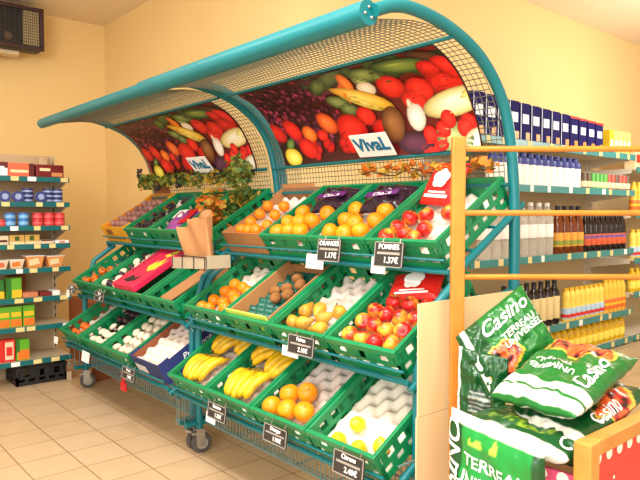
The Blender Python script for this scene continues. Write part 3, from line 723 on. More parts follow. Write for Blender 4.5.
fill('Lt0', P_shal, 0.0215, 0.092, grid(4, .06, .30, 5), 'pinkish shallot', 'the yellow cardboard box', 'shallots in the yellow box')
# kiwis: shallow wooden box with dark green pulp inside the crate
kb = thing('kiwi_box', 'shallow wooden box with a lime-edged front and dark green liner holding kiwis', 'box', wpos('Rm1', 0, 0.012, 0.008), (A, 0, 0))
for s in (-1, 1):
    mb = MB(); mb.box(s*.130-.004, s*.130+.004, 0.006, .36, 0, .098); obj('side_board', mb, M['kraft'], kb)
mb = MB(); mb.box(-.134, .134, 0, .006, 0, .112); obj('front_board', mb, M['lime'], kb)
mb = MB(); mb.box(-.134, .134, .36, .366, 0, .08); obj('back_board', mb, M['kraft'], kb)
obj('green_liner', pulp_mesh(.25, .35, 0.002, .056, .012, .027), M['traygreen'], kb, (0, 0.008, 0), smooth=True, sharp=3)
fill('Rm1', P_kiwi, 0.0262, 0.083, [(-.043, .199), (.001, .224), (-.001, .293), (.046, .188), (.055, .255), (.007, .161)], 'brown kiwi', 'the kiwi box on middle tier', 'kiwis in the wooden box', lay='flat')

# bananas
def banana_mesh(bend=1.0, L=0.135, r=0.0155):
    mb = MB(); n = 12; R = L/bend; pts = []; rad = []
    for i in range(n+1):
        s = i/n; a = (s-.5)*bend
        pts.append((0, R*math.sin(a), R*(math.cos(a)-math.cos(bend/2))))
        e = min(1, s/.16, (1-s)/.2); rad.append(r*(0.32+0.68*math.sin(e*PI/2)))
    pts.append((0, pts[-1][1]+.016, pts[-1][2]-.006)); rad.append(r*.3)
    mb.tube(pts, r, 7, radii=rad); return mb
def banana_bunch(n, label, k, x, y, h, yaw, spread=0.027, L=0.135, tilt=0.0, group='banana hands in the crates'):
    rot = (FM[k].to_3x3() @ Euler((tilt, 0, yaw)).to_matrix()).to_euler()
    root = thing('banana_bunch', label, 'bananas', wpos(k, x, y, h), rot, group)
    for i in range(n):
        q = i-(n-1)/2
        o = obj('banana', banana_mesh(1.25+.08*math.sin(i*2), L*(1+.05*math.sin(i*3.1)), 0.0168), M['banana'], root, (q*spread*1.13, 0.004*abs(q)+.005*math.sin(i*5.1), -.003*abs(q)), (.06*math.sin(i*3.7), q*.12+.10*math.sin(i*2.9), -q*.105+.05*math.sin(i*4.3)), smooth=True, sharp=3)
        tb = MB(); tb.ball((0, -L*.5-.001, -.001), .0052, 6, 4); obj('blossom_tip', tb, M['bananatip'], o)
    mb = MB(); mb.tube([(-(n-1)/2*spread*.75, L*.52, -.004), (0, L*.56, .002), ((n-1)/2*spread*.75, L*.52, -.004)], .010, 8); obj('crown', mb, M['bananatip'], root, smooth=True)
    return root
banana_bunch(5, 'yellow banana hand of five lying at front of the leftmost banana crate', 'Rb0', -.045, .098, .070, 0.05, .0285, .150)
banana_bunch(4, 'yellow banana hand lying askew behind the front hand, leftmost banana crate', 'Rb0', -.05, .262, .078, -0.35, .0285, .150)
banana_bunch(3, 'yellow banana hand at the back right of the leftmost banana crate', 'Rb0', .080, .285, .07, -0.5, .027, .13)
banana_bunch(5, 'yellow banana hand of five at front of the second banana crate', 'Rb1', -.022, .098, .070, 0.08, .030, .155)
banana_bunch(3, 'yellow banana hand lying askew at middle left of second banana crate', 'Rb1', -.055, .262, .084, -0.75, .0285, .145)
banana_bunch(4, 'yellow banana hand at middle right of second banana crate, beside big oranges', 'Rb1', .066, .235, .078, -0.3, .0285, .150)
banana_bunch(3, 'darker banana hand lying across the back of the second banana crate', 'Rb1', .02, .35, .105, -1.3, .026, .14)

# bags and lids in the crates
def pillow_mesh(W, L, T, nx=16, ny=20, wr=0.004, seed=0):
    mb = MB(); top = []; bot = []
    for j in range(ny+1):
        for i in range(nx+1):
            u, v = i/nx, j/ny; x = (u-.5)*W; y = (v-.5)*L
            p = (max(0, 1-abs(2*u-1)**3))**.6*(max(0, 1-abs(2*v-1)**3))**.6
            nz = noise.noise(Vector((x*28+seed, y*28, seed)))*wr*2*(0.3+p)
            top.append((x, y, T*p*.75+nz+.001)); bot.append((x, y, -T*p*.25))
    N = len(top); mb.v = top+bot
    def id(i, j): return j*(nx+1)+i
    for j in range(ny):
        for i in range(nx):
            mb.f.append((id(i, j), id(i+1, j), id(i+1, j+1), id(i, j+1))); mb.f.append((N+id(i, j+1), N+id(i+1, j+1), N+id(i+1, j), N+id(i, j)))
    for i in range(nx):
        mb.f.append((id(i, 0), N+id(i, 0), N+id(i+1, 0), id(i+1, 0))); mb.f.append((id(i+1, ny), N+id(i+1, ny), N+id(i, ny), id(i, ny)))
    for j in range(ny):
        mb.f.append((id(0, j+1), N+id(0, j+1), N+id(0, j), id(0, j))); mb.f.append((id(nx, j), N+id(nx, j), N+id(nx, j+1), id(nx, j+1)))
    mb.mi = [0]*len(mb.f); return mb
def sack(name, label, cat, k, x, y, h, W, L, T, m, rot=(0, 0, 0), seed=0, group=None, wr=.004):
    R = (FM[k].to_3x3() @ Euler(rot).to_matrix()).to_euler()
    root = thing(name, label, cat, wpos(k, x, y, h), R, group)
    obj('film', pillow_mesh(W, L, T, seed=seed, wr=wr), m, root, smooth=True, sharp=3)
    return root
def flat_shape(pts, z=0.0, th=0.0006, mi=0):
    mb = MB(); n = len(pts)
    mb.add([(x, y, z) for x, y in pts]+[(x, y, z+th) for x, y in pts], [tuple(reversed(range(n))), tuple(range(n, 2*n))]+[(i, (i+1) % n, n+(i+1) % n, n+i) for i in range(n)]); return mb
for k, w in (('Rt1', 'beside the kraft box'), ('Rt2', 'behind the ORANGES sign')):
    b = sack('fruit_bag', 'dark purple plastic fruit bag, front one in the top-tier crate %s' % w, 'bag', k, .045 if k == 'Rt1' else .02, .275, .085, .19, .12, .05, M['darkfilm'], (.1, 0, .15), 3, wr=.008)
    mb = MB(); mb.box(-.075, .075, -.014, .018, .0415, .0425); lab = obj('printed_label', mb, flat('label_violet', 96, 30, 110), b)
    sign_text('Choice', .03, lab, (0, 0, .0427), (0, 0, 0), M['ink'], shear=.3)
    sack('fruit_bag', 'dark purple plastic fruit bag, rear one in the top-tier crate %s' % w, 'bag', k, 0, .345, .075, .25, .09, .045, M['darkfilm'], (.15, 0, -.05), 5, wr=.008)
def red_sack(k, x, y, h, W, L, rot, label):
    b = sack('fruit_bag', label, 'bag', k, x, y, h, W, L, .022, M['redfilm'], rot, 2, wr=.0012)
    mb = MB()
    for q in range(5):
        a = q*2*PI/5+.3; m2 = flat_shape([(.02*math.cos(a)+.02*math.cos(t*PI/5), .012+.02*math.sin(a)+.02*math.sin(t*PI/5)) for t in range(10)], .0235+q*.0003); mb.add(m2.v, m2.f)
    obj('white_print', mb, M['ink'], b)
    mb = MB(); mb.box(-W*.33, W*.33, -L*.36, -L*.29, .0165, .0172); mb.box(-W*.25, W*.25, -L*.26, -L*.22, .0185, .0192); obj('white_lines', mb, M['ink'], b)
    return b
red_sack('Rt3', -.05, .345, .115, .17, .17, (.55, 0, -.15), 'red plastic bag with white print propped at the back of the top-tier apple crate')
red_sack('Rm3', -.02, .325, .085, .19, .12, (.25, 0, .25), 'red plastic bag with white print behind the heap of apples, middle tier')
b = sack('fruit_bag', 'purple, red and white printed bag behind the kraft paper bag, top tier of left display', 'bag', 'Lt2', -.03, .15, .055, .22, .2, .05, M['purplefilm'], (.1, 0, .2), 9, wr=.006)
mb = MB(); mb.box(.02, .09, -.06, .06, .036, .038); obj('red_print', mb, M['red'], b)
mb = MB(); mb.box(-.08, .0, .0, .07, .037, .039); obj('white_print', mb, M['ink'], b)
# grapes
def grape_cluster(n, sx, sy, sz, r=.011, seed=1):
    mb = MB(); rr = random.Random(seed)
    for i in range(n): mb.ball((rr.uniform(-sx, sx), rr.uniform(-sy, sy), rr.uniform(0, sz)), r, 8, 6)
    return mb
for i, (x, y) in enumerate(((-.06, .07), (.05, .10), (-.03, .17), (.06, .21), (-.05, .27), (.04, .32))):
    g = thing('grape_bunch', 'bunch of black grapes, %s from the front in the top-tier crate beside the yellow box' % ORD[i], 'grapes', wpos('Lt1', x, y, .066), (A, 0, i*.7), 'black grapes on the top tier')
    obj('grapes', grape_cluster(22, .035, .03, .025, seed=i+20), M['grape'], g, smooth=True, sharp=3)
    mb = MB(); mb.tube([(0, 0, .02), (.01, .01, .045), (.03, .02, .05)], .0022, 6); obj('stalk', mb, M['leafd'], g)
# pink box resting on the crate rims
pk = thing('pink_box', 'pink printed flat box with yellow shapes lying on the middle-tier crate', 'box', wpos('Lm2', -.055, .005, HC+.001), (A, 0, 0))
mb = MB(); mb.box(-.125, .125, 0, .34, 0, .032); obj('carton', mb, M['pinklid'], pk, bevel=.003)
mb = MB()
for pts in ([(.0, .17), (.03, .23), (.045, .19), (.07, .26), (.085, .20), (.11, .24), (.10, .15), (.05, .13)], [(.02, .27), (.06, .31), (.11, .33), (.10, .28), (.06, .26)]):
    m2 = flat_shape(pts, .0322); mb.add(m2.v, m2.f)
obj('yellow_print', mb, M['flame'], pk)
mb = MB(); m2 = flat_shape([(-.06, .04), (-.02, .09), (.03, .07), (.07, .10), (.06, .05), (.01, .03)], .0322); mb.add(m2.v, m2.f); obj('dark_print', mb, M['inkd'], pk)
sign_text('FRAICHEUR', .034, pk, (-.085, .2, .0323), (0, 0, PI/2), M['inkd'])
# brown card in the nearly empty crate, hint of foliage in the last one
mb = MB(); mb.box(-.05, .05, 0, .24, 0, .004); mb.box(-.05, .05, .24, .244, 0, .03)
tag(obj('cardboard_piece', mb, M['kraftp'], None, wpos('Lm3', -.072, .05, .052), (A, .12, -.06)), 'flat brown card lying in the nearly empty crate right of the pink box', 'cardboard')

# ------------------------------------------------------------------ artificial vine garlands
def leaf_cloud(n, fx, seed, size=.032):
    rr = random.Random(seed); ms = []
    for _ in range(n):
        c = fx(rr); s = size*rr.uniform(.6, 1.25)
        R = Euler((rr.uniform(-1.1, 1.1), rr.uniform(-1.1, 1.1), rr.uniform(0, 6.28))).to_matrix()
        out = [(0, -.5, 0), (.28, -.42, .06), (.5, -.05, .10), (.26, .08, .03), (.34, .38, .06), (0, .62, -.04), (-.34, .38, .06), (-.26, .08, .03), (-.5, -.05, .10), (-.28, -.42, .06)]
        vs = [Vector(c)+R @ (Vector(p)*s) for p in out]+[Vector(c)+R @ (Vector((0, .05, -.03))*s)]
        ms.append((vs, [(i, (i+1) % 10, 10) for i in range(10)]))
    return ms
def garland(label, x0, x1, y, z, n, seed, mats, grapes=(), dz=.05, sag=0.02):
    root = thing('vine_garland', label, 'garland', ((x0+x1)/2, y, z))
    mid = (x0+x1)/2; hw = (x1-x0)/2
    mb = MB(); mb.tube([(-hw+2*hw*i/14, .004*math.sin(i*2), .012*math.sin(i*1.3)-.01) for i in range(15)], .003, 6); obj('vine', mb, M['stem'], root)
    fx = lambda rr: (rr.uniform(-hw, hw), rr.uniform(-.03, .03), rr.uniform(-dz, dz)*rr.random()**.5)
    for q, m in enumerate(mats):
        mb = MB()
        for vs, fs in leaf_cloud(n//len(mats), fx, seed+q): mb.add(vs, fs)
        obj('leaves', mb, m, root)
    for (gx, gz) in grapes:
        mb = grape_cluster(16, .016, .012, .05, .009, seed); obj('grape_cluster', mb, M['grape'], root, (gx-mid, -.02, gz-z), smooth=True, sharp=3)
    return root
garland('green artificial vine with black grapes along the back of the left display', -3.90, -2.62, 1.79, 1.265, 460, 5, [M['leafg'], M['leafd'], M['leafg'], M['leafy']], [(-3.87, 1.30), (-3.62, 1.21), (-3.35, 1.22)], .055)
garland('orange autumn leaf garland along the back of the right display', -1.86, -1.23, 1.81, 1.235, 110, 15, [M['leafo'], M['leafy'], M['leafo']], (), .03)
garland('bushy green vine tuft beside the twin arches between the displays', -2.72, -2.54, 1.72, 1.25, 120, 25, [M['leafg'], M['leafd'], M['leafg']], (), .12)
def posy(label, k, x, y, h, n, seed, mats, r=.07, tall=.10):
    p = wpos(k, x, y, h); root = thing('foliage_bunch', label, 'foliage', p)
    fx = lambda rr: (rr.uniform(-r, r), rr.uniform(-r, r), rr.uniform(.01, tall))
    mb = MB()
    for q in range(5): mb.tube([(0, 0, 0), (math.cos(q*1.3)*r*.5, math.sin(q*1.3)*r*.5, tall*.8)], .002, 5)
    obj('stems', mb, M['leafd'], root)
    for q, m in enumerate(mats):
        mb = MB()
        for vs, fs in leaf_cloud(n//len(mats), fx, seed+q, .036): mb.add(vs, fs)
        obj('leaves', mb, m, root)
posy('orange and yellow autumn foliage beside the kraft paper bag', 'Lt3', -.02, .12, .05, 90, 40, [M['leafo'], M['leafy'], M['leafo']], .06, .14)
posy('mixed green and yellow foliage in front of the twin arches', 'Lt3', .06, .24, .04, 110, 50, [M['leafg'], M['leafd'], M['leafy']], .07, .12)
posy('low green and orange foliage at back of the crate right of the grapes', 'Lt2', .02, .34, .05, 80, 60, [M['leafg'], M['leafo'], M['leafy']], .09, .08)

# ------------------------------------------------------------------ kraft paper bags and dispenser
ds = thing('bag_dispenser', 'pale cardboard tray with wire hook hanging between the two displays', 'bag holder', (-2.405, 1.37, 0.838))
mb = MB(); mb.box(-.15, .15, -.055, -.051, 0, .045, mtx=Matrix.Rotation(-.05, 4, 'Y')); mb.box(-.15, .15, -.055, .06, -.004, 0, mtx=Matrix.Rotation(-.05, 4, 'Y')); mb.box(.146, .15, -.055, .06, 0, .05, mtx=Matrix.Rotation(-.05, 4, 'Y')); obj('tray', mb, flat('tray_grey', 170, 156, 132), ds)
mb = MB()
for x in (-.14, -.05, .05, .14): mb.tube([(x, -.058, -.005), (x, -.058, .05)], .002, 5)
mb.tube([(-.15, -.058, .05), (.15, -.058, .05)], .002, 5); mb.tube([(0.03, .05, .0), (0.03, .06, .10), (.03, .10, .14)], .003, 6); obj('wire_hook', mb, M['inkd'], ds)
pb = thing('paper_bag', 'brown kraft paper bag standing open in the tray between the displays', 'paper bag', (-2.385, 1.365, 0.847), (0.06, -0.20, 0.1))
def bag_sheet(W, z1, dy, lean):
    mb = MB(); n = 10; m = 10; vs = []; th = .003
    for k in range(2):
        for j in range(m+1):
            for i in range(n+1):
                u = i/n-.5; v = j/m; w = W*(1+.12*v)
                vs.append((u*w+.02*v, dy+lean*v+.008*math.sin(u*9+v*4)*v+.012*math.cos(u*PI)*v+k*th, v*z1+.012*math.sin(u*6)*(v > .95)))
    N = (n+1)*(m+1); fs = []
    for j in range(m):
        for i in range(n):
            a = j*(n+1)+i; fs.append((a, a+1, a+n+2, a+n+1)); fs.append((N+a+n+1, N+a+n+2, N+a+1, N+a))
    for j in range(m):
        a = j*(n+1); fs.append((a+n+1, N+a+n+1, N+a, a)); a += n; fs.append((a, N+a, N+a+n+1, a+n+1))
    for i in range(n):
        fs.append((i, N+i, N+i+1, i+1)); a = m*(n+1)+i; fs.append((a+1, N+a+1, N+a, a))
    mb.add(vs, fs); return mb
obj('front_sheet', bag_sheet(.145, .185, -.018, -.028), M['kraftp'], pb, smooth=True)
obj('back_sheet', bag_sheet(.145, .215, .012, .006), M['kraftp'], pb, smooth=True)
mb = MB(); mb.add([(.075, -.018, 0), (.075, .014, 0), (.100, .018, .20), (.100, -.045, .18), (.086, -.006, 0), (.106, -.012, .185)], [(0, 4, 5, 3), (4, 1, 2, 5)]); obj('side_gusset', mb, M['kraftp'], pb)
pbs = thing('paper_bag_stack', 'folded brown paper bags hanging edge-on beneath the dispenser tray', 'paper bags', (-2.487, 1.50, 0.71))
for i in range(4):
    mb = MB(); mb.box(-.02+i*.009, -.015+i*.009, -.02, .04, 0, .13); obj('folded_bag', mb, M['kraftp'] if i % 2 else M['darkbox'], pbs, rot=(-.1, .12, 0))

# ------------------------------------------------------------------ price signs on the tiers
def slate(name_l, x, y, z, w, h, l1, l2, rz=0.0):
    s = thing('price_sign', name_l, 'price sign', (x, y, z), (-.12, 0, rz), 'slate price signs')
    mb = MB(); mb.box(-w/2, w/2, -.003, .003, -h, 0); b = obj('board', mb, M['slate'], s, bevel=.001)
    mb = MB()
    for a, c, d, e in ((-w/2, w/2, -.003, 0), (-w/2, w/2, -h, -h+.003), (-w/2, -w/2+.003, -h, 0), (w/2-.003, w/2, -h, 0)): mb.box(a, c, -.0045, -.003, d, e)
    obj('frame', mb, M['hubgrey'], s)
    sign_text(l1, h*.29, s, (0, -.0036, -h*.2), (PI/2, 0, 0), M['ink'], bold=.0004)
    sign_text(l2, h*.34, s, (w*.1, -.0036, -h*.73), (PI/2, 0, 0), M['ink'], bold=.0004)
    mb = MB(); mb.box(-w*.4, w*.4, -.0042, -.0032, -h*.5, -h*.40); obj('chalk_rule', mb, M['hubgrey'], s)
    for q in (-1, 1): mb = MB(); mb.tube([(q*w*.3, .003, -.01), (q*w*.3, .012, .012)], .002, 5); obj('hook', mb, M['steel'], s)
    return s
def card(lab, x, y, z, w, h):
    mb = MB(); mb.box(-w/2, w/2, -.0008, .0008, -h, 0); return tag(obj('price_card', mb, M['white'], None, (x, y, z), (-.12, 0, 0)), lab, 'price card', 'blank white price cards')
slate('dark slate price sign lettered ORANGES on the top tier', -1.668, 1.468, .978, .118, .078, 'ORANGES', '1.17€')
slate('dark slate price sign lettered POMMES on the top tier', -1.382, 1.468, .978, .122, .080, 'POMMES', '1.37€')
card('white card hanging below left of the ORANGES sign', -1.742, 1.462, .922, .095, .052)
card('white card hanging below left of the POMMES sign', -1.424, 1.462, .928, .062, .052)
slate('dark slate price sign on the middle tier below the pears', -1.603, 1.288, .668, .132, .062, 'Poires', '2.10€')
card('white card on the middle tier above the bananas', -1.656, 1.282, .626, .086, .033)
slate('dark slate price sign on bottom tier below the second banana crate', -1.997, 1.208, .368, .122, .058, 'Bananes', '1.25€')
card('white card beside the banana sign on the bottom tier', -2.035, 1.202, .328, .064, .038)
slate('dark slate price sign on bottom tier below the big oranges', -1.637, 1.208, .378, .122, .057, 'Oranges', '1.98€')
slate('dark slate price sign on bottom tier at right end, below the lemons', -1.28, 1.200, .395, .122, .066, 'Citrons', '2.40€')
slate('dark slate price sign on bottom tier of left display, below the blue carton', -2.774, 1.208, .356, .13, .055, 'Prunes', '1.90€')
slate('small dark price sign at left end of middle tier, left display', -3.74, 1.288, .648, .10, .045, 'Tomates', '2€')
slate('small dark price sign below the mushrooms on middle tier, left display', -3.318, 1.288, .652, .12, .05, 'Figues', '3€')
card('white card hanging at far left end of the middle tier', -3.79, 1.282, .618, .05, .04)
card('white card hanging on the bottom tier above the left caster', -3.31, 1.205, .343, .10, .055)
card('white card hanging at far left end of the bottom tier', -3.78, 1.205, .352, .06, .04)
rs = thing('cleaning_scraper', 'red plastic strip hanging on the wire skirt of the left display', 'tool', (-3.1, 1.318, .16))
mb = MB(); mb.box(-.014, .014, -.005, .005, .04, .16); obj('handle', mb, M['red'], rs, bevel=.003)
mb = MB(); mb.box(-.03, .03, -.006, .006, 0, .045); obj('blade', mb, M['red'], rs, bevel=.003)

# ------------------------------------------------------------------ shelf units
def shelf_unit(name, label, x_back, x_front, y0, y1, zs, top, m_shelf, m_back, rail_h, base_z, labels, seed, uprights=True):
    root = thing(name, label, 'shelf unit', ((x_back+x_front)/2, (y0+y1)/2, 0))
    xm, ym = (x_back+x_front)/2, (y0+y1)/2
    hx, hy = (x_front-x_back)/2, (y1-y0)/2
    mb = MB(); mb.box(-hx-.012, -hx, -hy, hy, 0, top); obj('back_panel', mb, m_back, root)
    for s in (-1, 1):
        mb = MB(); mb.box(-hx, -hx+.02, s*hy-(.03 if s > 0 else 0), s*hy+(0 if s > 0 else .03), 0, top)
        u = obj('upright', mb, m_shelf, root)
        mb = MB(); mb.box(-hx+.02, -hx+.0208, min(s*hy-s*.018, s*hy-s*.010), max(s*hy-s*.018, s*hy-s*.010), .03, top-.02)
        obj('slot_strip', mb, M['slots'], u)
        mb = MB(); mb.box(-hx+.02, hx-.02, s*hy-(.025 if s > 0 else 0), s*hy+(0 if s > 0 else .025), .0, .05); obj('foot', mb, m_shelf, root)
    rr = random.Random(seed)
    for z in zs:
        mb = MB(); mb.box(-hx+.001, hx-.012, -hy+.001, hy-.001, z-rail_h*.5, z-rail_h*.5+.012); sh = obj('shelf', mb, m_shelf, root)
        for s in (-1, 1):
            mb = MB(); q = s*(hy-.004); mb.add([(-hx+.02, q-.0015, z-.10), (-hx+.02, q+.0015, z-.10), (hx-.05, q-.0015, z-rail_h), (hx-.05, q+.0015, z-rail_h), (-hx+.02, q-.0015, z-rail_h*.5), (-hx+.02, q+.0015, z-rail_h*.5), (hx-.05, q-.0015, z-rail_h*.5), (hx-.05, q+.0015, z-rail_h*.5)], [(0, 2, 6, 4), (1, 5, 7, 3), (0, 1, 3, 2), (2, 3, 7, 6), (4, 6, 7, 5), (0, 4, 5, 1)]); obj('bracket', mb, m_shelf, sh)
        mb = MB(); mb.box(hx-.012, hx, -hy, hy, z-rail_h, z-.002); rl = obj('price_rail', mb, M['railr'] if m_shelf is M['shelfr'] else M['tealrail'], sh, bevel=.002)
        n = labels
        for i in range(n):
            yy = -hy+(2*hy)*(i+rr.uniform(.2, .8))/n; w = rr.choice((.038, .045, .05))
            mb = MB(); mb.box(hx, hx+.0012, yy-w/2, yy+w/2, z-rail_h*.92, z-.004); obj('price_label', mb, M['label'] if rr.random() < .75 else M['white'], sh)
    return root
LZ = [1.295, 1.140, .994, .882, .734, .553, .377, .168]
shelf_unit('gondola_shelving', 'low eight-shelf grocery gondola with teal rails at the left', -4.395, -4.10, 0.15, 1.405, LZ, 1.445, M['shelfw'], M['panel'], .033, .1, 9, 4)
RZ = [1.545, 1.257, .785, .290]
shelf_unit('gondola_shelving', 'tall drinks and grocery shelving with teal rails along the right wall', -2.69, -2.28, 3.12, 5.32, RZ+[.06], 1.56, M['shelfr'], M['panelr'], .05, .05, 9, 6)
shelf_unit('gondola_shelving', 'farther shelving bay beyond the drinks shelves at right edge', -2.69, -2.28, 5.36, 7.2, [1.45, 1.08, .70, .42, .06], 1.56, M['shelfr'], M['panelr'], .05, .05, 6, 9)

# ---- products on the left gondola (all face +x)
XF = -4.125
def yl(u): return .992+u/71*.42
def pack(name, label, cat, x, y, z, w, d, h, m, prints=(), group=None, rz=0.0, extra=None):
    root = thing(name, label, cat, (x, y, z), (0, 0, rz), group)
    mb = MB(); mb.box(-d/2, d/2, -w/2, w/2, 0, h); obj('carton', mb, m, root, bevel=min(.003, w*.04))
    for qi, (n, mm, y0, y1, z0, z1) in enumerate(prints):
        mb = MB(); mb.box(d/2, d/2+.0008+.0005*qi, w*(y0-.5), w*(y1-.5), h*z0, h*z1); obj(n, mb, mm, root)
    return root
def ltop(i): return LZ[i]-.033*.5+.0125
F = flat
choc = F('choc_brown', 92, 26, 20); salmon = F('salmon_print', 226, 104, 70); cream2 = F('cream_print', 232, 214, 170)
pack('biscuit_box', 'dark brown display box at left edge of top shelf, left gondola', 'box', XF-.07, yl(2), ltop(0), .10, .14, .085, choc, [('white_print', M['white'], .5, .95, .05, .7)])
pack('biscuit_box', 'salmon red display box with brown corners on top shelf, left gondola', 'box', XF-.07, yl(21), ltop(0), .17, .14, .082, salmon, [('brown_corner', choc, .82, 1, .0, 1), ('brown_corner', choc, 0, .12, .6, 1), ('pale_print', cream2, .2, .8, .3, .5)])
pack('biscuit_box', 'dark red chocolate box at right end of top shelf, left gondola', 'box', XF-.07, yl(51.5), ltop(0), .165, .14, .080, F('dark_red', 112, 20, 22), [('biscuit_print', F('biscuit_tan', 206, 140, 90), .55, .95, .1, .4), ('title', cream2, .12, .5, .5, .72)])
pack('sweet_packet', 'small pale packet standing behind the dark red box, top shelf of left gondola', 'packet', XF-.19, yl(54), ltop(0), .05, .03, .14, F('pale_packet', 214, 186, 150), [('brown_band', choc, 0, 1, .3, .5)])
def tin_proto(name, body, lid, r, h, band):
    root = thing(name, name, 'tin')
    mb = MB(); mb.lathe([(r*.96, 0), (r, .002), (r, h-.002), (r*.96, h)], 20); obj('body', mb, body, root, smooth=True)
    mb = MB(); mb.lathe([(r*.99, h), (r*1.02, h+.001), (r*1.02, h+.004), (r*.9, h+.004)], 20); obj('lid', mb, lid, root, smooth=True)
    mb = MB(); mb.lathe([(r*1.002, h*.25), (r*1.004, h*.27), (r*1.004, h*.7), (r*1.002, h*.72)], 20); obj('label_band', mb, band, root, smooth=True)
    mb = MB(); mb.lathe([(r*.55, h+.004), (r*.55, h+.0048)], 16); obj('lid_print', mb, band, root)
    return Proto(root)
navy = F('navy_print', 38, 50, 110); sky = F('sky_print', 70, 140, 210); redt = F('tin_red', 214, 44, 50)
pt = tin_proto('fish_tin', navy, F('tin_lid_navy', 52, 66, 128), .033, .024, F('band_pale_blue', 150, 164, 206))
zt = ltop(1)
for nme, u in (('first', 6.3), ('second', 18.7), ('third', 41)):
    pt.put((XF-.012, yl(u), zt+.034), (0, PI/2, 0), 'round navy tin stood on edge, %s from left on second shelf, left gondola' % nme, 'navy tins stood on edge')
for s, (nme, u) in enumerate((('left', 30), ('middle', 50.6), ('right', 60))):
    for k in range(3): pt.put((XF-.035, yl(u), zt+k*.0285), (0, 0, s*.5), 'navy and white tin lying flat, %s of three in the %s stack, second shelf' % (('bottom', 'middle', 'top')[k], nme), 'navy tins stacked flat')
pb2 = tin_proto('blue_tin', sky, F('tin_lid_blue', 60, 110, 190), .031, .036, F('band_sky', 132, 186, 228))
pr2 = tin_proto('red_tin', redt, F('tin_lid_red', 226, 90, 86), .0315, .036, F('band_red', 232, 96, 96))
zt = ltop(2)
for u, nme in ((12.5, 'left'), (25.6, 'right')):
    for k in range(2): pb2.put((XF-.035, yl(u), zt+k*.0405), (0, 0, u), 'light blue tin, %s of the %s blue stack on third shelf, left gondola' % (('bottom', 'top')[k], nme), 'blue tins on the third shelf')
for u, nme in ((39.5, 'left'), (51, 'middle'), (62, 'right')):
    for k in range(2): pr2.put((XF-.035, yl(u), zt+k*.0405), (0, 0, u), 'red tin, %s of the %s red stack on third shelf, left gondola' % (('bottom', 'top')[k], nme), 'red tins on the third shelf')
pr2.put((XF-.035, yl(3), zt), (0, 0, 1), 'single red tin at left edge of third shelf, left gondola', 'red tins on the third shelf')
zt = ltop(3); ochre = F('ochre_pack', 198, 160, 80); creamp = F('cream_pack', 226, 206, 176)
pack('snack_box', 'white box at left edge of fourth shelf, left gondola', 'box', XF-.05, yl(3), zt, .075, .1, .055, creamp, [('dark_line', choc, .1, .9, .3, .55)])
pack('snack_box', 'ochre snack box, left one on fourth shelf, left gondola', 'box', XF-.05, yl(17.5), zt, .085, .1, .058, ochre, [('pale_strip', cream2, 0, 1, 0, .3), ('green_print', M['leafd'], .35, .65, .4, .85)])
pack('snack_box', 'ochre snack box, right one on fourth shelf, left gondola', 'box', XF-.05, yl(32.5), zt, .085, .1, .058, ochre, [('pale_strip', cream2, 0, 1, 0, .3), ('dark_print', M['leafd'], .3, .6, .4, .9)])
pack('snack_tray', 'low cream display tray on fourth shelf, left gondola', 'tray', XF-.05, yl(47), zt, .08, .1, .025, creamp, [('dark_line', choc, .05, .95, .7, 1)])
pack('snack_tray', 'low white display tray at right end of fourth shelf, left gondola', 'tray', XF-.05, yl(62.5), zt, .085, .1, .02, M['white'], [('dark_line', salmon, .3, .7, .2, .7)])
zt = ltop(4)
def tub(label, y, w, h, ms):
    t = thing('ready_meal_tub', label, 'tub', (XF-.05, y, zt), group='ready meal tubs on the fifth shelf')
    mb = MB(); a, b = w*.36, w*.5
    mb.add([(-.04, -a, 0), (.04, -a, 0), (.04, a, 0), (-.04, a, 0), (-.052, -b, h), (.052, -b, h), (.052, b, h), (-.052, b, h)], [(3, 2, 1, 0), (4, 5, 6, 7), (0, 1, 5, 4), (1, 2, 6, 5), (2, 3, 7, 6), (3, 0, 4, 7)]); obj('bowl', mb, ms[0], t, bevel=.002)
    mb = MB(); mb.box(-.054, .054, -b-.002, b+.002, h, h+.004); obj('film_lid', mb, M['white'], t)
    mb = MB(); mb.add([(.0445, -a*.9, h*.2), (.0515, -b*.7, h*.72), (.0515, b*.3, h*.85), (.0475, a*.7, h*.35)], [(0, 1, 2, 3)]); obj('print', mb, ms[1], t)
tub('white ready meal tub at left edge of fifth shelf', yl(2), .08, .05, (creamp, salmon))
tub('white and orange tub, second from left on fifth shelf', yl(17), .085, .052, (creamp, F('tub_orange', 226, 130, 50)))
tub('larger orange tub, second from right on fifth shelf', yl(35), .108, .072, (F('tub_orange2', 226, 150, 80), cream2))
tub('larger orange tub at right end of fifth shelf', yl(55.5), .104, .066, (F('tub_orange2', 226, 150, 80), cream2))
zt = ltop(5); lg = F('pack_green', 96, 170, 40); lg2 = F('pack_dark_green', 40, 110, 40); py = F('pack_yellow', 246, 190, 40); po = F('pack_orange', 238, 120, 36); prd = F('pack_red', 214, 40, 34)
pack('soup_box', 'green and yellow box, right one of two on sixth shelf, left gondola', 'box', XF-.04, yl(14), zt, .085, .07, .125, lg, [('yellow_print', py, .35, 1, .05, .42), ('dark_side', lg2, 0, .3, 0, 1)])
pack('soup_box', 'green and yellow box at left edge of sixth shelf, left gondola', 'box', XF-.04, yl(-2), zt, .075, .07, .12, lg2, [('yellow_print', py, .3, 1, .05, .4)])
pack('carton_box', 'plain brown carton at the back of sixth shelf, left gondola', 'box', XF-.2, yl(24), zt, .10, .08, .125, M['darkbox'])
pack('noodle_packet', 'small orange packet lying on sixth shelf, left gondola', 'packet', XF-.06, yl(30), zt, .09, .1, .03, F('packet_peach', 206, 130, 90))
pack('noodle_packet', 'small dark red packet lying on sixth shelf, left gondola', 'packet', XF-.06, yl(45.5), zt, .07, .1, .025, F('packet_maroon', 120, 34, 34))
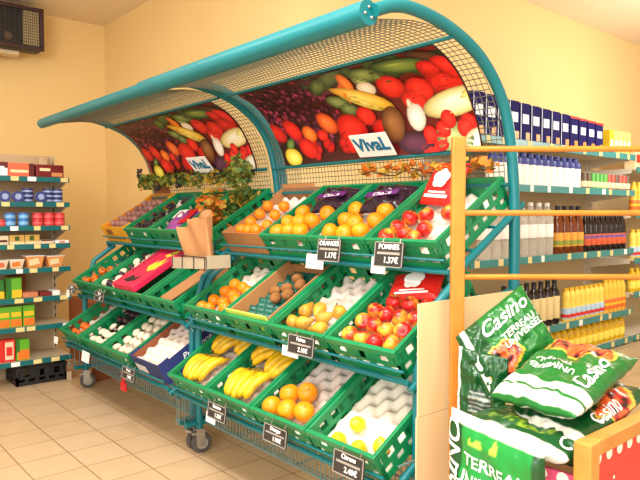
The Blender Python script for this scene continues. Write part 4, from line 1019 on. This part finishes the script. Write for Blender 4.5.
pack('noodle_packet', 'small white packet at right end of sixth shelf, left gondola', 'packet', XF-.06, yl(56), zt, .045, .1, .03, M['white'])
zt = ltop(6)
for u, nme in ((4, 'left edge'), (15.5, 'second from left'), (28, 'right one')):
    pack('soup_box', 'green and orange vegetable box, %s on seventh shelf, left gondola' % nme, 'box', XF-.04, yl(u), zt, .068, .06, .128, lg, [('orange_print', po, .05, .95, .04, .38), ('pale_title', py, .1, .9, .5, .72)], 'green and orange boxes on the seventh shelf')
zt = ltop(7)
pack('soup_box', 'red box cut by left edge of bottom shelf, left gondola', 'box', XF-.04, yl(-1.5), zt, .06, .06, .135, prd)
pack('soup_box', 'red and white box with a round tomato print, bottom shelf of left gondola', 'box', XF-.04, yl(8.2), zt, .068, .06, .135, prd, [('white_panel', creamp, .15, .85, .1, .9), ('tomato_print', prd, .25, .75, .28, .68)])
pack('soup_box', 'green and orange box at right on bottom shelf, left gondola', 'box', XF-.04, yl(21.5), zt, .078, .06, .128, lg, [('orange_print', po, .1, .95, .04, .5), ('dark_side', lg2, 0, .25, .4, 1)])
bc = make_crate('storage_crate', .30, .36, .115, M['black'], M['black'], 'black plastic crate on the floor under the left gondola', None)
bc.location = (-4.14, .93+.3, 0.001); bc.rotation_euler = (0, 0, PI/2)
bc.scale = (1, 1, 1)
cb = thing('cardboard_box', 'plain brown cardboard box on the floor behind the left gondola end', 'box', (-4.55, 1.75, 0))
mb = MB(); mb.box(-.24, .24, -.13, .13, 0, .45); obj('carton', mb, M['darkbox'], cb, bevel=.003)
mb = MB(); mb.box(-.24, .24, -.025, .025, .4502, .4512); obj('tape', mb, M['kraftp'], cb)
cs = thing('cardboard_sheet', 'brown cardboard sheet standing beside the left caster', 'cardboard', (-3.98, 1.62, 0), (0, 0, .25))
mb = MB(); mb.box(-.005, .005, -.16, .14, 0, .36, mtx=Matrix.Rotation(.1, 4, 'Y')); obj('board', mb, M['darkbox'], cs)

# ---- products on the right shelves
XR = -2.315
def rtop(z): return z-.025+.0125
z = rtop(RZ[0])
navy2 = F('coffee_navy', 34, 30, 92, .85, spec=.15); goldp = F('coffee_gold', 226, 150, 60); wht = M['white']
for i in range(13):
    redd = i >= 9
    pack('coffee_box', ('navy coffee box with a red base, %s from right on top shelf' % ORD[12-i]) if redd else ('navy coffee box, %s from left on top shelf of drinks shelving' % ORD[i]), 'box', XR-.04, 3.24+i*.128, z, .113, .07, .275-.0045*i,
         navy2, [('white_title', F('title_white', 214, 224, 240), .2, .85, .48, .72), ('gold_print', goldp, .55, .95, .08, .26)]+([('red_band', prd, 0, 1, 0, .1), ('red_band', prd, 0, 1, .93, 1)] if redd else [('pale_edge', F('title_white', 214, 224, 240), .0, .05, .0, 1)]), 'navy coffee boxes on the top shelf')
for i in range(5):
    pack('coffee_bag', 'pale yellow packet, %s from left beyond the navy boxes, top shelf' % ORD[i], 'packet', XR-.04, 4.99+i*.075, z, .066, .06, .19-.004*(i % 2), F('pale_yellow', 244, 222, 120) if i else F('bright_yellow', 236, 206, 40), [('white_print', wht, .2, .8, .3, .6), ('brown_print', goldp, .55, .9, .1, .25)], 'yellow packets on the top shelf')
def bottle_proto(name, prof, body, cap, caph, capr, lab=None, labz=None, seg=14):
    root = thing(name, name, 'bottle')
    mb = MB(); mb.lathe(prof, seg); obj('body', mb, body, root, smooth=True)
    r, zt = prof[-1]
    mb = MB(); mb.lathe([(capr, zt-.004), (capr, zt+caph)], 12); obj('cap', mb, cap, root, smooth=True)
    if lab:
        rr = max(p[0] for p in prof)*1.012
        mb = MB(); mb.lathe([(rr*.99, labz[0]), (rr, labz[0]+.001), (rr, labz[1]-.001), (rr*.99, labz[1])], seg); obj('label_band', mb, lab, root, smooth=True)
        if len(labz) > 2:
            mb = MB(); mb.lathe([(rr*1.005, labz[2]), (rr*1.008, labz[3])], seg); obj('label_print', mb, labz[4], root, smooth=True)
    return Proto(root)
milk = bottle_proto('milk_bottle', [(.032, 0), (.036, .004), (.036, .12), (.030, .15), (.016, .172), (.015, .178)], M['white'], F('cap_navy', 44, 60, 140), .012, .017, F('label_blue', 62, 74, 150), (.125, .158))
M['label_blue_cone'] = F('label_blue', 62, 74, 150)
# the blue shoulder sleeve of the milk bottles
mb = MB(); mb.lathe([(.0365, .125), (.0305, .151), (.017, .173)], 14); obj('shoulder_sleeve', mb, F('label_blue', 62, 74, 150), milk.root, smooth=True)
z = rtop(RZ[1])
for i in range(13): milk.put((XR-.03, 3.42+i*.086, z), (0, 0, 0), 'white milk bottle with blue shoulder, %s from left on second shelf, drinks shelving' % ORD[i], 'milk bottles on the second shelf', 1.17)
can = {}
for nme, c1 in (('green', (70, 160, 50)), ('red', (190, 70, 50)), ('brown', (90, 66, 44))):
    can[nme] = bottle_proto('drink_can', [(.026, 0), (.030, .004), (.030, .11), (.026, .118)], F('can_'+nme, *c1), M['hubgrey'], .003, .026, cream2, (.02, .06))
    can[nme].root['category'] = 'can'
seq = ['brown', 'brown', 'green', 'green', 'green', 'green', 'red', 'red', 'brown', 'red', 'red', 'brown']
for i, c in enumerate(seq): can[c].put((XR-.03, 4.57+i*.066, z), (0, 0, i), '%s drink can, %s from left in the can row on second shelf' % (c, ORD[i]), 'drink cans on the second shelf', 1.07)
glass = mat('clear_bottle', rgb(246, 244, 236), .1, var=0, trans=.7, ior=1.15)
z = rtop(RZ[2])
water = bottle_proto('water_bottle', [(.034, 0), (.040, .006), (.0405, .10), (.0385, .105), (.0405, .11), (.0405, .22), (.032, .26), (.017, .295), (.0145, .31)], glass, wht, .016, .0155, wht, (.115, .195))
for i in range(8): water.put((XR-.045, 3.36+i*.106, z), (0, 0, 0), 'clear water bottle with white label, %s from left on third shelf' % ORD[i], 'water bottles on the third shelf', 1.13)
amber = mat('amber_bottle', rgb(134, 62, 16), .12, var=.05, trans=.35); dark = mat('dark_bottle', rgb(30, 14, 14), .12, var=.05)
oilb = bottle_proto('oil_bottle', [(.032, 0), (.037, .006), (.037, .17), (.030, .21), (.016, .255), (.0145, .29)], amber, M['black'], .022, .016, F('oil_label', 226, 160, 50), (.05, .14, .06, .09, F('oil_green', 140, 150, 50)))
for i in range(4): oilb.put((XR-.04, 4.24+i*.098, z), (0, 0, 0), 'amber syrup bottle with gold label, %s from left on third shelf' % ORD[i], 'amber bottles on the third shelf', 1.12)
syr = bottle_proto('syrup_bottle', [(.031, 0), (.036, .006), (.036, .175), (.029, .21), (.0155, .255), (.014, .285)], dark, M['black'], .022, .0155, F('syr_label', 206, 90, 50), (.05, .13, .1, .12, F('syr_violet', 120, 80, 150)))
for i in range(8): syr.put((XR-.04, 4.65+i*.085, z), (0, 0, 0), 'dark syrup bottle with red-orange label, %s from left on third shelf' % ORD[i], 'dark syrup bottles on the third shelf', 1.05)
z = rtop(RZ[3])
vin = bottle_proto('vinegar_bottle', [(.031, 0), (.035, .005), (.035, .20), (.030, .215), (.015, .245), (.014, .265)], dark, M['black'], .022, .0155, F('vin_label', 226, 206, 150), (.04, .185))
for i in range(8): vin.put((XR-.04, 3.58+i*.090, z), (0, 0, 0), 'black vinegar bottle with tall cream label, %s from left on fourth shelf' % ORD[i], 'vinegar bottles on the fourth shelf', 1.1)
may = bottle_proto('sauce_bottle', [(.028, 0), (.033, .006), (.034, .11), (.028, .135), (.031, .17), (.031, .19), (.022, .215), (.016, .222)], F('sauce_yellow', 244, 212, 90), F('sauce_cap', 240, 190, 50), .022, .017, F('sauce_label', 176, 206, 226), (.02, .10, .03, .055, prd))
for i in range(8): may.put((XR-.03, 4.36+i*.074, z), (0, 0, 0), 'yellow sauce bottle with pale blue label, %s from left on fourth shelf' % ORD[i], 'yellow sauce bottles with blue labels')
may2 = bottle_proto('sauce_bottle', [(.028, 0), (.033, .006), (.034, .11), (.028, .135), (.031, .17), (.031, .20), (.022, .23), (.016, .24)], F('sauce_yellow2', 246, 190, 60), F('sauce_cap', 240, 190, 50), .022, .017, F('sauce_label_o', 232, 110, 40), (.03, .11, .06, .08, py))
for i in range(5): may2.put((XR-.03, 4.965+i*.072, z), (0, 0, 0), 'taller yellow sauce bottle with orange label, %s from left on fourth shelf' % ORD[i], 'yellow sauce bottles with orange labels')
z = rtop(.06)
cook = bottle_proto('cooking_oil_bottle', [(.034, 0), (.038, .006), (.038, .12), (.032, .15), (.016, .175), (.014, .182)], mat('yellow_oil', rgb(244, 196, 30), .12, var=.04, trans=.2), F('oil_cap', 246, 206, 40), .02, .016, F('oil_lab2', 250, 226, 90), (.03, .09))
for i in range(14): cook.put((XR-.04, 4.06+i*.092, z), (0, 0, 0), 'yellow cooking oil bottle, %s from left on the bottom shelf' % ORD[i], 'cooking oil bottles on the bottom shelf')
# farther bay
for zi, (zz, pr, n, hgt) in enumerate(((1.08, 'sauce', 6, .2), (.70, 'tin', 6, .15), (.42, 'oil', 7, .2))):
    for i in range(n):
        yy = 5.44+i*.1; lev = ('second', 'third', 'fourth')[zi]
        if pr == 'sauce': may2.put((XR-.03, yy, zz-.0125), (0, 0, 0), 'yellow bottle with orange label, %s from left, %s shelf of far bay' % (ORD[i], lev), 'yellow bottles in the far bay')
        elif pr == 'tin': may.put((XR-.03, yy, zz-.0125), (0, 0, 0), 'yellow bottle with blue label, %s from left, %s shelf of far bay' % (ORD[i], lev), 'blue label bottles in the far bay')
        else: cook.put((XR-.03, yy, zz-.0125), (0, 0, 0), 'yellow oil bottle, %s from left, %s shelf of far bay' % (ORD[i], lev), 'oil bottles in the far bay')
for i in range(6): pack('grocery_box', 'red box, %s from left on top shelf of the far bay' % ORD[i], 'box', XR-.05, 5.46+i*.13, 1.4375, .11, .09, .17, prd if i % 2 else F('box_cream', 236, 214, 170), [('pale_print', cream2 if i % 2 else prd, .2, .8, .3, .7)], 'boxes in the far bay')

# ------------------------------------------------------------------ heater on the left wall
ht = thing('wall_heater', 'black electric heater with pale grille on a white bracket, high on left wall', 'heater', (-5.1, 1.22, 2.30))
mb = MB(); mb.box(-.16, -.005, -.36, .355, 0, .32); obj('housing', mb, M['black'], ht, bevel=.03)
mb = MB()
for a, b_, c, d in ((-.36, .355, .0, .03), (-.36, .355, .29, .32), (.325, .355, .03, .29), (-.36, -.33, .03, .29)): mb.box(-.006, .012, a, b_, c, d)
obj('front_frame', mb, F('heater_frame', 58, 36, 40), ht, bevel=.006)
mb = MB(); mb.box(-.004, .0, .205, .32, .03, .29); obj('reflector', mb, F('grille_pale', 196, 176, 130), ht)
mb = MB()
for i in range(8): mb.tube([(.006, .21+i*.0155, .03), (.006, .21+i*.0155, .29)], .0022, 5)
for i in range(13): mb.tube([(.006, .2, .035+i*.021), (.006, .322, .035+i*.021)], .002, 5)
for i in range(16): mb.tube([(.006, -.33+i*.034, .03), (.006, -.33+i*.034, .29)], .0022, 5)
obj('grille', mb, F('heater_wire', 50, 40, 36), ht)
mb = MB()
for y in (-.05, .1, -.2): mb.tube([(-.004, y, .08), (.002, y, .08)], .03, 12)
obj('fan_boss', mb, F('heater_boss', 84, 66, 50), ht)
mb = MB(); mb.box(-.299, -.06, -.02, .02, -.05, -.004); mb.box(-.299, -.285, -.05, .05, -.25, .02); mb.box(-.2, -.1, -.05, .2, -.03, -.002); mb.tube([(-.28, 0, -.22), (-.1, .0, -.03)], .018, 8); obj('bracket', mb, F('bracket_white', 224, 204, 166), ht)

# ------------------------------------------------------------------ wooden rack, cardboard, gift-paper bin
ru = Vector((.648, .7615, 0)); fw = Vector((-.7615, .648, 0)); p0 = Vector((-1.093, 1.432, 0))
ang = math.atan2(ru.y, ru.x)
rk = thing('wooden_rack', 'yellow pine rack with round rails standing behind the soil bags', 'rack', p0, (0, 0, ang))
for x in (0, 1.25):
    mb = MB(); mb.box(x-.0175, x+.0195, -.0125, .0125, 0, 1.28); obj('post', mb, M['wood'], rk, bevel=.003)
for zb in (1.247, 1.070, .892, .30):
    mb = MB(); mb.tube([(.018, 0, zb), (1.24, 0, zb)], .0082, 10); obj('rail', mb, M['wood'], rk, smooth=True)
for x in (0, 1.25):
    mb = MB(); mb.box(x-.03, x+.03, -.012, .16, 0, .03); obj('foot', mb, M['wood'], rk, bevel=.003)
cb = thing('cardboard_sheet', 'tall cream cardboard sheet covering right end of the display', 'cardboard', (-1.152, 1.345, 0))
mb = MB(); mb.box(-.004, .0, -.005, .50, .50, .818); mb.box(-.004, .0, -.01, .50, .0, .4985); obj('board', mb, M['cream'], cb)

BX0, BX1, BY0, BY1, BZ = -.835, -.572, 1.150, 1.60, .640
bn = thing('bin', 'wooden bin with red snowflake gift-paper sides holding the soil bags', 'bin', ((BX0+BX1)/2, (BY0+BY1)/2, 0))
cx, cy = (BX0+BX1)/2, (BY0+BY1)/2
for x in (BX0, BX1):
    for y in (BY0, BY1):
        mb = MB(); mb.box(x-cx-.018, x-cx+.018, y-cy-.018, y-cy+.018, 0, BZ if x == BX1 else BZ-.1); obj('corner_post', mb, M['woodd'], bn, bevel=.004)
mb = MB(); mb.box(BX1-cx-.016, BX1-cx+.016, BY0-cy+.018, BY1-cy-.018, BZ-.03, BZ); obj('top_rail', mb, M['woodd'], bn, bevel=.003)
mb = MB(); mb.box(BX0-cx+.018, BX1-cx-.018, BY0-cy-.012, BY0-cy+.012, BZ-.34, BZ-.31); obj('top_rail', mb, M['woodd'], bn, bevel=.003)
def snow_panel(name, m, x0, x1, y0, y1, z0, z1, axis, seed):
    mb = MB(); mb.box(x0, x1, y0, y1, z0, z1)
    rr = random.Random(seed)
    L = (y1-y0) if axis == 'x' else (x1-x0)
    def disc(u, z, r):
        n = 12
        if axis == 'x': vs = [(x1+.0008, y0+u+r*math.cos(2*PI*i/n), z+r*math.sin(2*PI*i/n)) for i in range(n)]; mb.add(vs, [tuple(range(n))], 1)
        else: vs = [(x0+u+r*math.cos(2*PI*i/n), y0-.0008, z+r*math.sin(2*PI*i/n)) for i in range(n)]; mb.add(vs, [tuple(range(n))], 1)
    for u in [i*.045+.02 for i in range(int(L/.045))]: disc(u, z1-.012, .013)
    for i in range(14):
        u, z = rr.uniform(.03, L-.03), rr.uniform(z0+.1, z1-.05); disc(u, z, rr.choice((.004, .006, .009)))
    for i in range(7):   # six-armed flakes
        u, z = rr.uniform(.04, L-.04), rr.uniform(z0+.15, z1-.05)
        for k in range(3):
            a = k*PI/3; c, s = math.cos(a)*.02, math.sin(a)*.02; w = .0018
            q = [(u-c-w*math.sin(a), z-s+w*math.cos(a)), (u-c+w*math.sin(a), z-s-w*math.cos(a)), (u+c+w*math.sin(a), z+s-w*math.cos(a)), (u+c-w*math.sin(a), z+s+w*math.cos(a))]
            if axis == 'x': mb.add([(x1+.0008+k*.0001, y0+a1, b1) for a1, b1 in q], [(0, 1, 2, 3)], 1)
            else: mb.add([(x0+a1, y0-.0008-k*.0001, b1) for a1, b1 in q], [(0, 1, 2, 3)], 1)
    obj(name, mb, [m, M['snow']], bn)
snow_panel('side_panel', M['binred'], BX1-cx-.004, BX1-cx+.004, BY0-cy+.018, BY1-cy-.018, .06, BZ-.03, 'x', 3)
snow_panel('front_panel', M['binred_lit'], BX0-cx+.018, BX1-cx-.018, BY0-cy-.004, BY0-cy+.004, .06, BZ-.075, 'y', 5)
mb = MB(); mb.box(BX0-cx+.018, BX1-cx-.018, BY0-cy+.004, BY1-cy-.02, .44, .455); mb.box(-1.04-cx, BX0-cx+.018, 1.34-cy, 1.385-cy, .44, .455); obj('false_floor', mb, M['woodd'], bn)
mb = MB(); mb.box(BX0-cx+.01, BX1-cx-.01, -.235-.11, -.226, .20, .215); mb.box(BX0-cx+.01, BX0-cx+.03, -.34, -.226, 0, .2); mb.box(BX1-cx-.03, BX1-cx-.01, -.34, -.226, 0, .2); obj('front_ledge', mb, M['woodd'], bn)

# soil bags: corner points give the lie of each bag, colours are printing on the film
def soil_bag(label, P, T, colf, texts=(), nu=46, nv=64, seed=0, wr=.006, droop=0.0):
    P00, P10, P11, P01 = [Vector(p) for p in P]
    cen = (P00+P10+P11+P01)/4; base = Vector((cen.x, cen.y, min(p.z for p in (P00, P10, P11, P01))-T*.5))
    root = thing('soil_bag', label, 'soil bag', base, group='green bags of potting soil')
    nrm = (P10-P00).cross(P01-P00).normalized()
    def surf(u, v, side=1, off=0.0):
        c = P00.lerp(P10, u).lerp(P01.lerp(P11, u), v)
        p = (max(0, 1-abs(2*u-1)**4))**.55*(max(0, 1-abs(2*v-1)**5))**.6
        w = noise.noise(Vector((u*5+seed*3.1, v*7, seed)))*wr*1.6+noise.noise(Vector((u*13+seed, v*15, seed+5)))*wr*.7
        w += wr*.8*math.sin((u*3+v*2.2+seed)*5)*noise.noise(Vector((u*3, v*3, seed+9)))
        c = c+nrm*(side*T*.5*p+w*(.35+p)+off)
        c.z -= droop*(1-p)
        return c-base
    V = []; K = []; Fc = []
    for side in (1, -1):
        for j in range(nv+1):
            for i in range(nu+1):
                V.append(surf(i/nu, j/nv, side, side*.0012)); K.append(rgb(*(colf(i/nu, j/nv) if side == 1 else colf(i/nu, j/nv))))
    N = (nu+1)*(nv+1); idd = lambda i, j: j*(nu+1)+i
    for j in range(nv):
        for i in range(nu):
            Fc.append((idd(i, j), idd(i+1, j), idd(i+1, j+1), idd(i, j+1))); Fc.append((N+idd(i, j+1), N+idd(i+1, j+1), N+idd(i+1, j), N+idd(i, j)))
    for i in range(nu): Fc.append((idd(i, 0), N+idd(i, 0), N+idd(i+1, 0), idd(i+1, 0))); Fc.append((idd(i+1, nv), N+idd(i+1, nv), N+idd(i, nv), idd(i, nv)))
    for j in range(nv): Fc.append((idd(0, j+1), N+idd(0, j+1), N+idd(0, j), idd(0, j))); Fc.append((idd(nu, j), N+idd(nu, j), N+idd(nu, j+1), idd(nu, j+1)))
    me = bpy.data.meshes.new('film'); me.from_pydata([tuple(v) for v in V], [], Fc)
    at = me.color_attributes.new('Col', 'FLOAT_COLOR', 'POINT')
    for i, k in enumerate(K): at.data[i].color = k
    me.materials.append(M['attr'])
    for p in me.polygons: p.use_smooth = True
    obj('film', me, None, root)
    for (txt, u, v, size, rot, m, asp, shear) in texts:
        tm = text_mesh(txt, 1.0, shear, .012); tm.materials.clear(); tm.materials.append(m)
        bm = bmesh.new(); bm.from_mesh(tm)
        bmesh.ops.triangulate(bm, faces=bm.faces[:]); bmesh.ops.subdivide_edges(bm, edges=[e for e in bm.edges if e.calc_length() > .18], cuts=2)
        bm.to_mesh(tm); bm.free()
        Lu = (P10-P00).length; Lv = (P01-P00).length; c, s = math.cos(rot), math.sin(rot)
        for vv in tm.vertices:
            x, y = vv.co.x*size*asp, vv.co.y*size
            uu = u+(x*c-y*s)/Lu; v2 = v+(x*s+y*c)/Lv
            vv.co = surf(min(max(uu, 0.01), .99), min(max(v2, .01), .99), 1, .0030)
        o = bpy.data.objects.new('lettering', tm); C.objects.link(o); o.parent = root
    return root
G1, G2, WH = (16, 104, 38), (10, 72, 30), (244, 244, 236)
def flowers(u, v, cu, cv, ru_, rv_, base):
    d = ((u-cu)/ru_)**2+((v-cv)/rv_)**2+.5*noise.noise(Vector((u*9, v*9, 3)))
    if d > 1: return base
    n = noise.noise(Vector((u*11, v*11, 7)))
    if d > .8: return (226, 190, 70)
    return (222, 86, 40) if n > .12 else ((60, 24, 26) if n < -.22 else ((226, 120, 60) if n > -.05 else (190, 40, 40)))
def colA(u, v):
    if v < .03: return G1
    if v < .11: return WH
    if v < .155: return G1
    if v < .25: return WH
    return flowers(u, v, .44, .83, .50, .15, G1 if u < .8 else (18, 100, 40))
def colA2(u, v):
    if v < .06: return G2
    if v < .13: return WH
    return flowers(u, v, .9, .62, .12, .25, G2)
def colB(u, v):
    if v < .05: return G2
    if v < .12: return WH
    return flowers(u, v, .74, .36, .24, .24, G1 if v > .3 else G2)
def colC(u, v):
    if v < .035: return WH
    if v < .09: return G2
    if .2 < u < .8 and v < .5: return (120, 150, 40) if noise.noise(Vector((u*24, v*24, 2))) > .05 else (36, 80, 28)
    return flowers(u, v, .92, .55, .08, .2, G2)
def colD(u, v):
    if v > .955: return WH
    if u < .2: return G2
    if u > .93: return G2
    n = noise.noise(Vector((u*9, v*9, 4)))
    if .3 < u < .6 and .88 < v < .945 and n > -.1: return (170, 196, 70)
    return (24, 136, 54)
def colE(u, v):
    if u < .08: return WH
    if .3 < u < .75 and .25 < v < .6: return (44, 70, 60) if (int(v*60) % 3) else (150, 160, 150)
    return G2
soil_bag('green potting soil bag with white end bands lying on top of the pile', [(-.822, 1.200, .660), (-.598, 1.155, .676), (-.628, 1.500, .732), (-.858, 1.543, .732)], .055, colA,
         [('TERREAU', .40, .52, .024, PI, M['ink'], 1.0, 0), ('UNIVERSEL', .42, .43, .026, PI, M['ink'], 1.0, 0), ('Casino', .85, .47, .056, PI/2, M['ink'], 1.0, .25)], seed=1)
soil_bag('green potting soil bag lying second from top of the pile, mostly covered', [(-.808, 1.205, .597), (-.594, 1.160, .610), (-.600, 1.50, .660), (-.84, 1.53, .660)], .052, colA2,
         [('Casino', .93, .46, .04, PI/2, M['ink'], 1.0, .25)], seed=2)
soil_bag('dark green soil bag with leafy print spread at the bottom of the pile', [(-.880, 1.150, .600), (-.600, 1.120, .600), (-.592, 1.50, .560), (-.86, 1.52, .560)], .070, colC,
         [('Casino', .93, .2, .04, PI/2, M['ink'], 1.0, .25)], seed=3)
soil_bag('green soil bag leaning upright against the pine rack behind the pile', [(-1.055, 1.378, .735), (-.940, 1.365, .590), (-.856, 1.535, .735), (-.962, 1.545, .873)], .05, colB,
         [('Casino', .24, .60, .057, PI/2, M['ink'], 1.0, .25), ('TERREAU', .50, .70, .026, PI/2, M['ink'], 1.0, 0), ('UNIVERSEL', .62, .72, .026, PI/2, M['ink'], 1.0, 0)], seed=4)
soil_bag('dark green soil bag with printed small text standing behind the pile at left', [(-1.025, 1.350, .47), (-.905, 1.375, .47), (-.905, 1.40, .70), (-1.038, 1.372, .715)], .03, colE, [], seed=5)
soil_bag('bright green TERREAU soil bag standing upright in front of the bin', [(-.848, 1.090, .217), (-.618, 1.075, .217), (-.618, 1.083, .628), (-.848, 1.098, .650)], .055, colD,
         [('TERREAU', .57, .80, .036, -.04, M['ink'], 1.0, 0), ('UNIVERSEL', .55, .71, .038, -.04, M['ink'], 1.0, 0), ('CASINO', .10, .70, .062, PI/2, M['ink'], 1.0, .2)], seed=6, wr=.005)

# ------------------------------------------------------------------ light
def area(name, loc, sx, sy, e, col, rot=(0, 0, 0)):
    l = bpy.data.lights.new(name, 'AREA'); l.shape = 'RECTANGLE'; l.size = sx; l.size_y = sy; l.energy = e; l.color = col
    o = bpy.data.objects.new(name, l); C.objects.link(o); o.location = loc; o.rotation_euler = rot; return o
area('ceiling_lamp', (-1.2, 0.4, CEIL-.03), 1.3, .5, 60, (1, .96, .90))
area('ceiling_lamp', (-3.3, 0.2, CEIL-.03), 1.3, .4, 14, (1, .92, .80))
def fill_point(loc, e, col, r):
    l = bpy.data.lights.new('unseen_fill_light', 'POINT'); l.energy = e; l.color = col; l.shadow_soft_size = r
    o = bpy.data.objects.new('unseen_fill_light', l); C.objects.link(o); o.location = loc
fill_point((-1.35, 5.0, 1.75), 42, (1, .95, .86), .25)  # unseen light added to brighten the ceiling and right shelves
fill_point((0.2, 0.9, 2.25), 36, (1, .95, .86), .25)  # another unseen point light, above and beside the camera
area('rear_area_light', (0.9, -1.9, 1.7), 2.2, 1.6, 85, (1, .98, .95), (math.radians(78), 0, math.radians(25)))  # unseen broad area light behind the camera, aimed into the room
w = bpy.data.worlds.new('shop_ambient'); SC.world = w; w.use_nodes = True
bg = w.node_tree.nodes['Background']; bg.inputs['Color'].default_value = (1.0, .92, .80, 1); bg.inputs['Strength'].default_value = 0.8

# ------------------------------------------------------------------ camera
cam = bpy.data.cameras.new('camera'); co = bpy.data.objects.new('camera', cam); C.objects.link(co)
cam.sensor_width = 36; cam.lens = 634/640*36; cam.clip_start = .02
co.location = (0, 0, 1.07); co.rotation_euler = (math.radians(90)-math.atan(27/634), 0, math.radians(90)-math.atan(540/634))
SC.camera = co
vs = SC.view_settings
vs.view_transform = 'Standard'; vs.look = 'None'; vs.gamma = 1; vs.exposure = 0.55; vs.use_curve_mapping = False
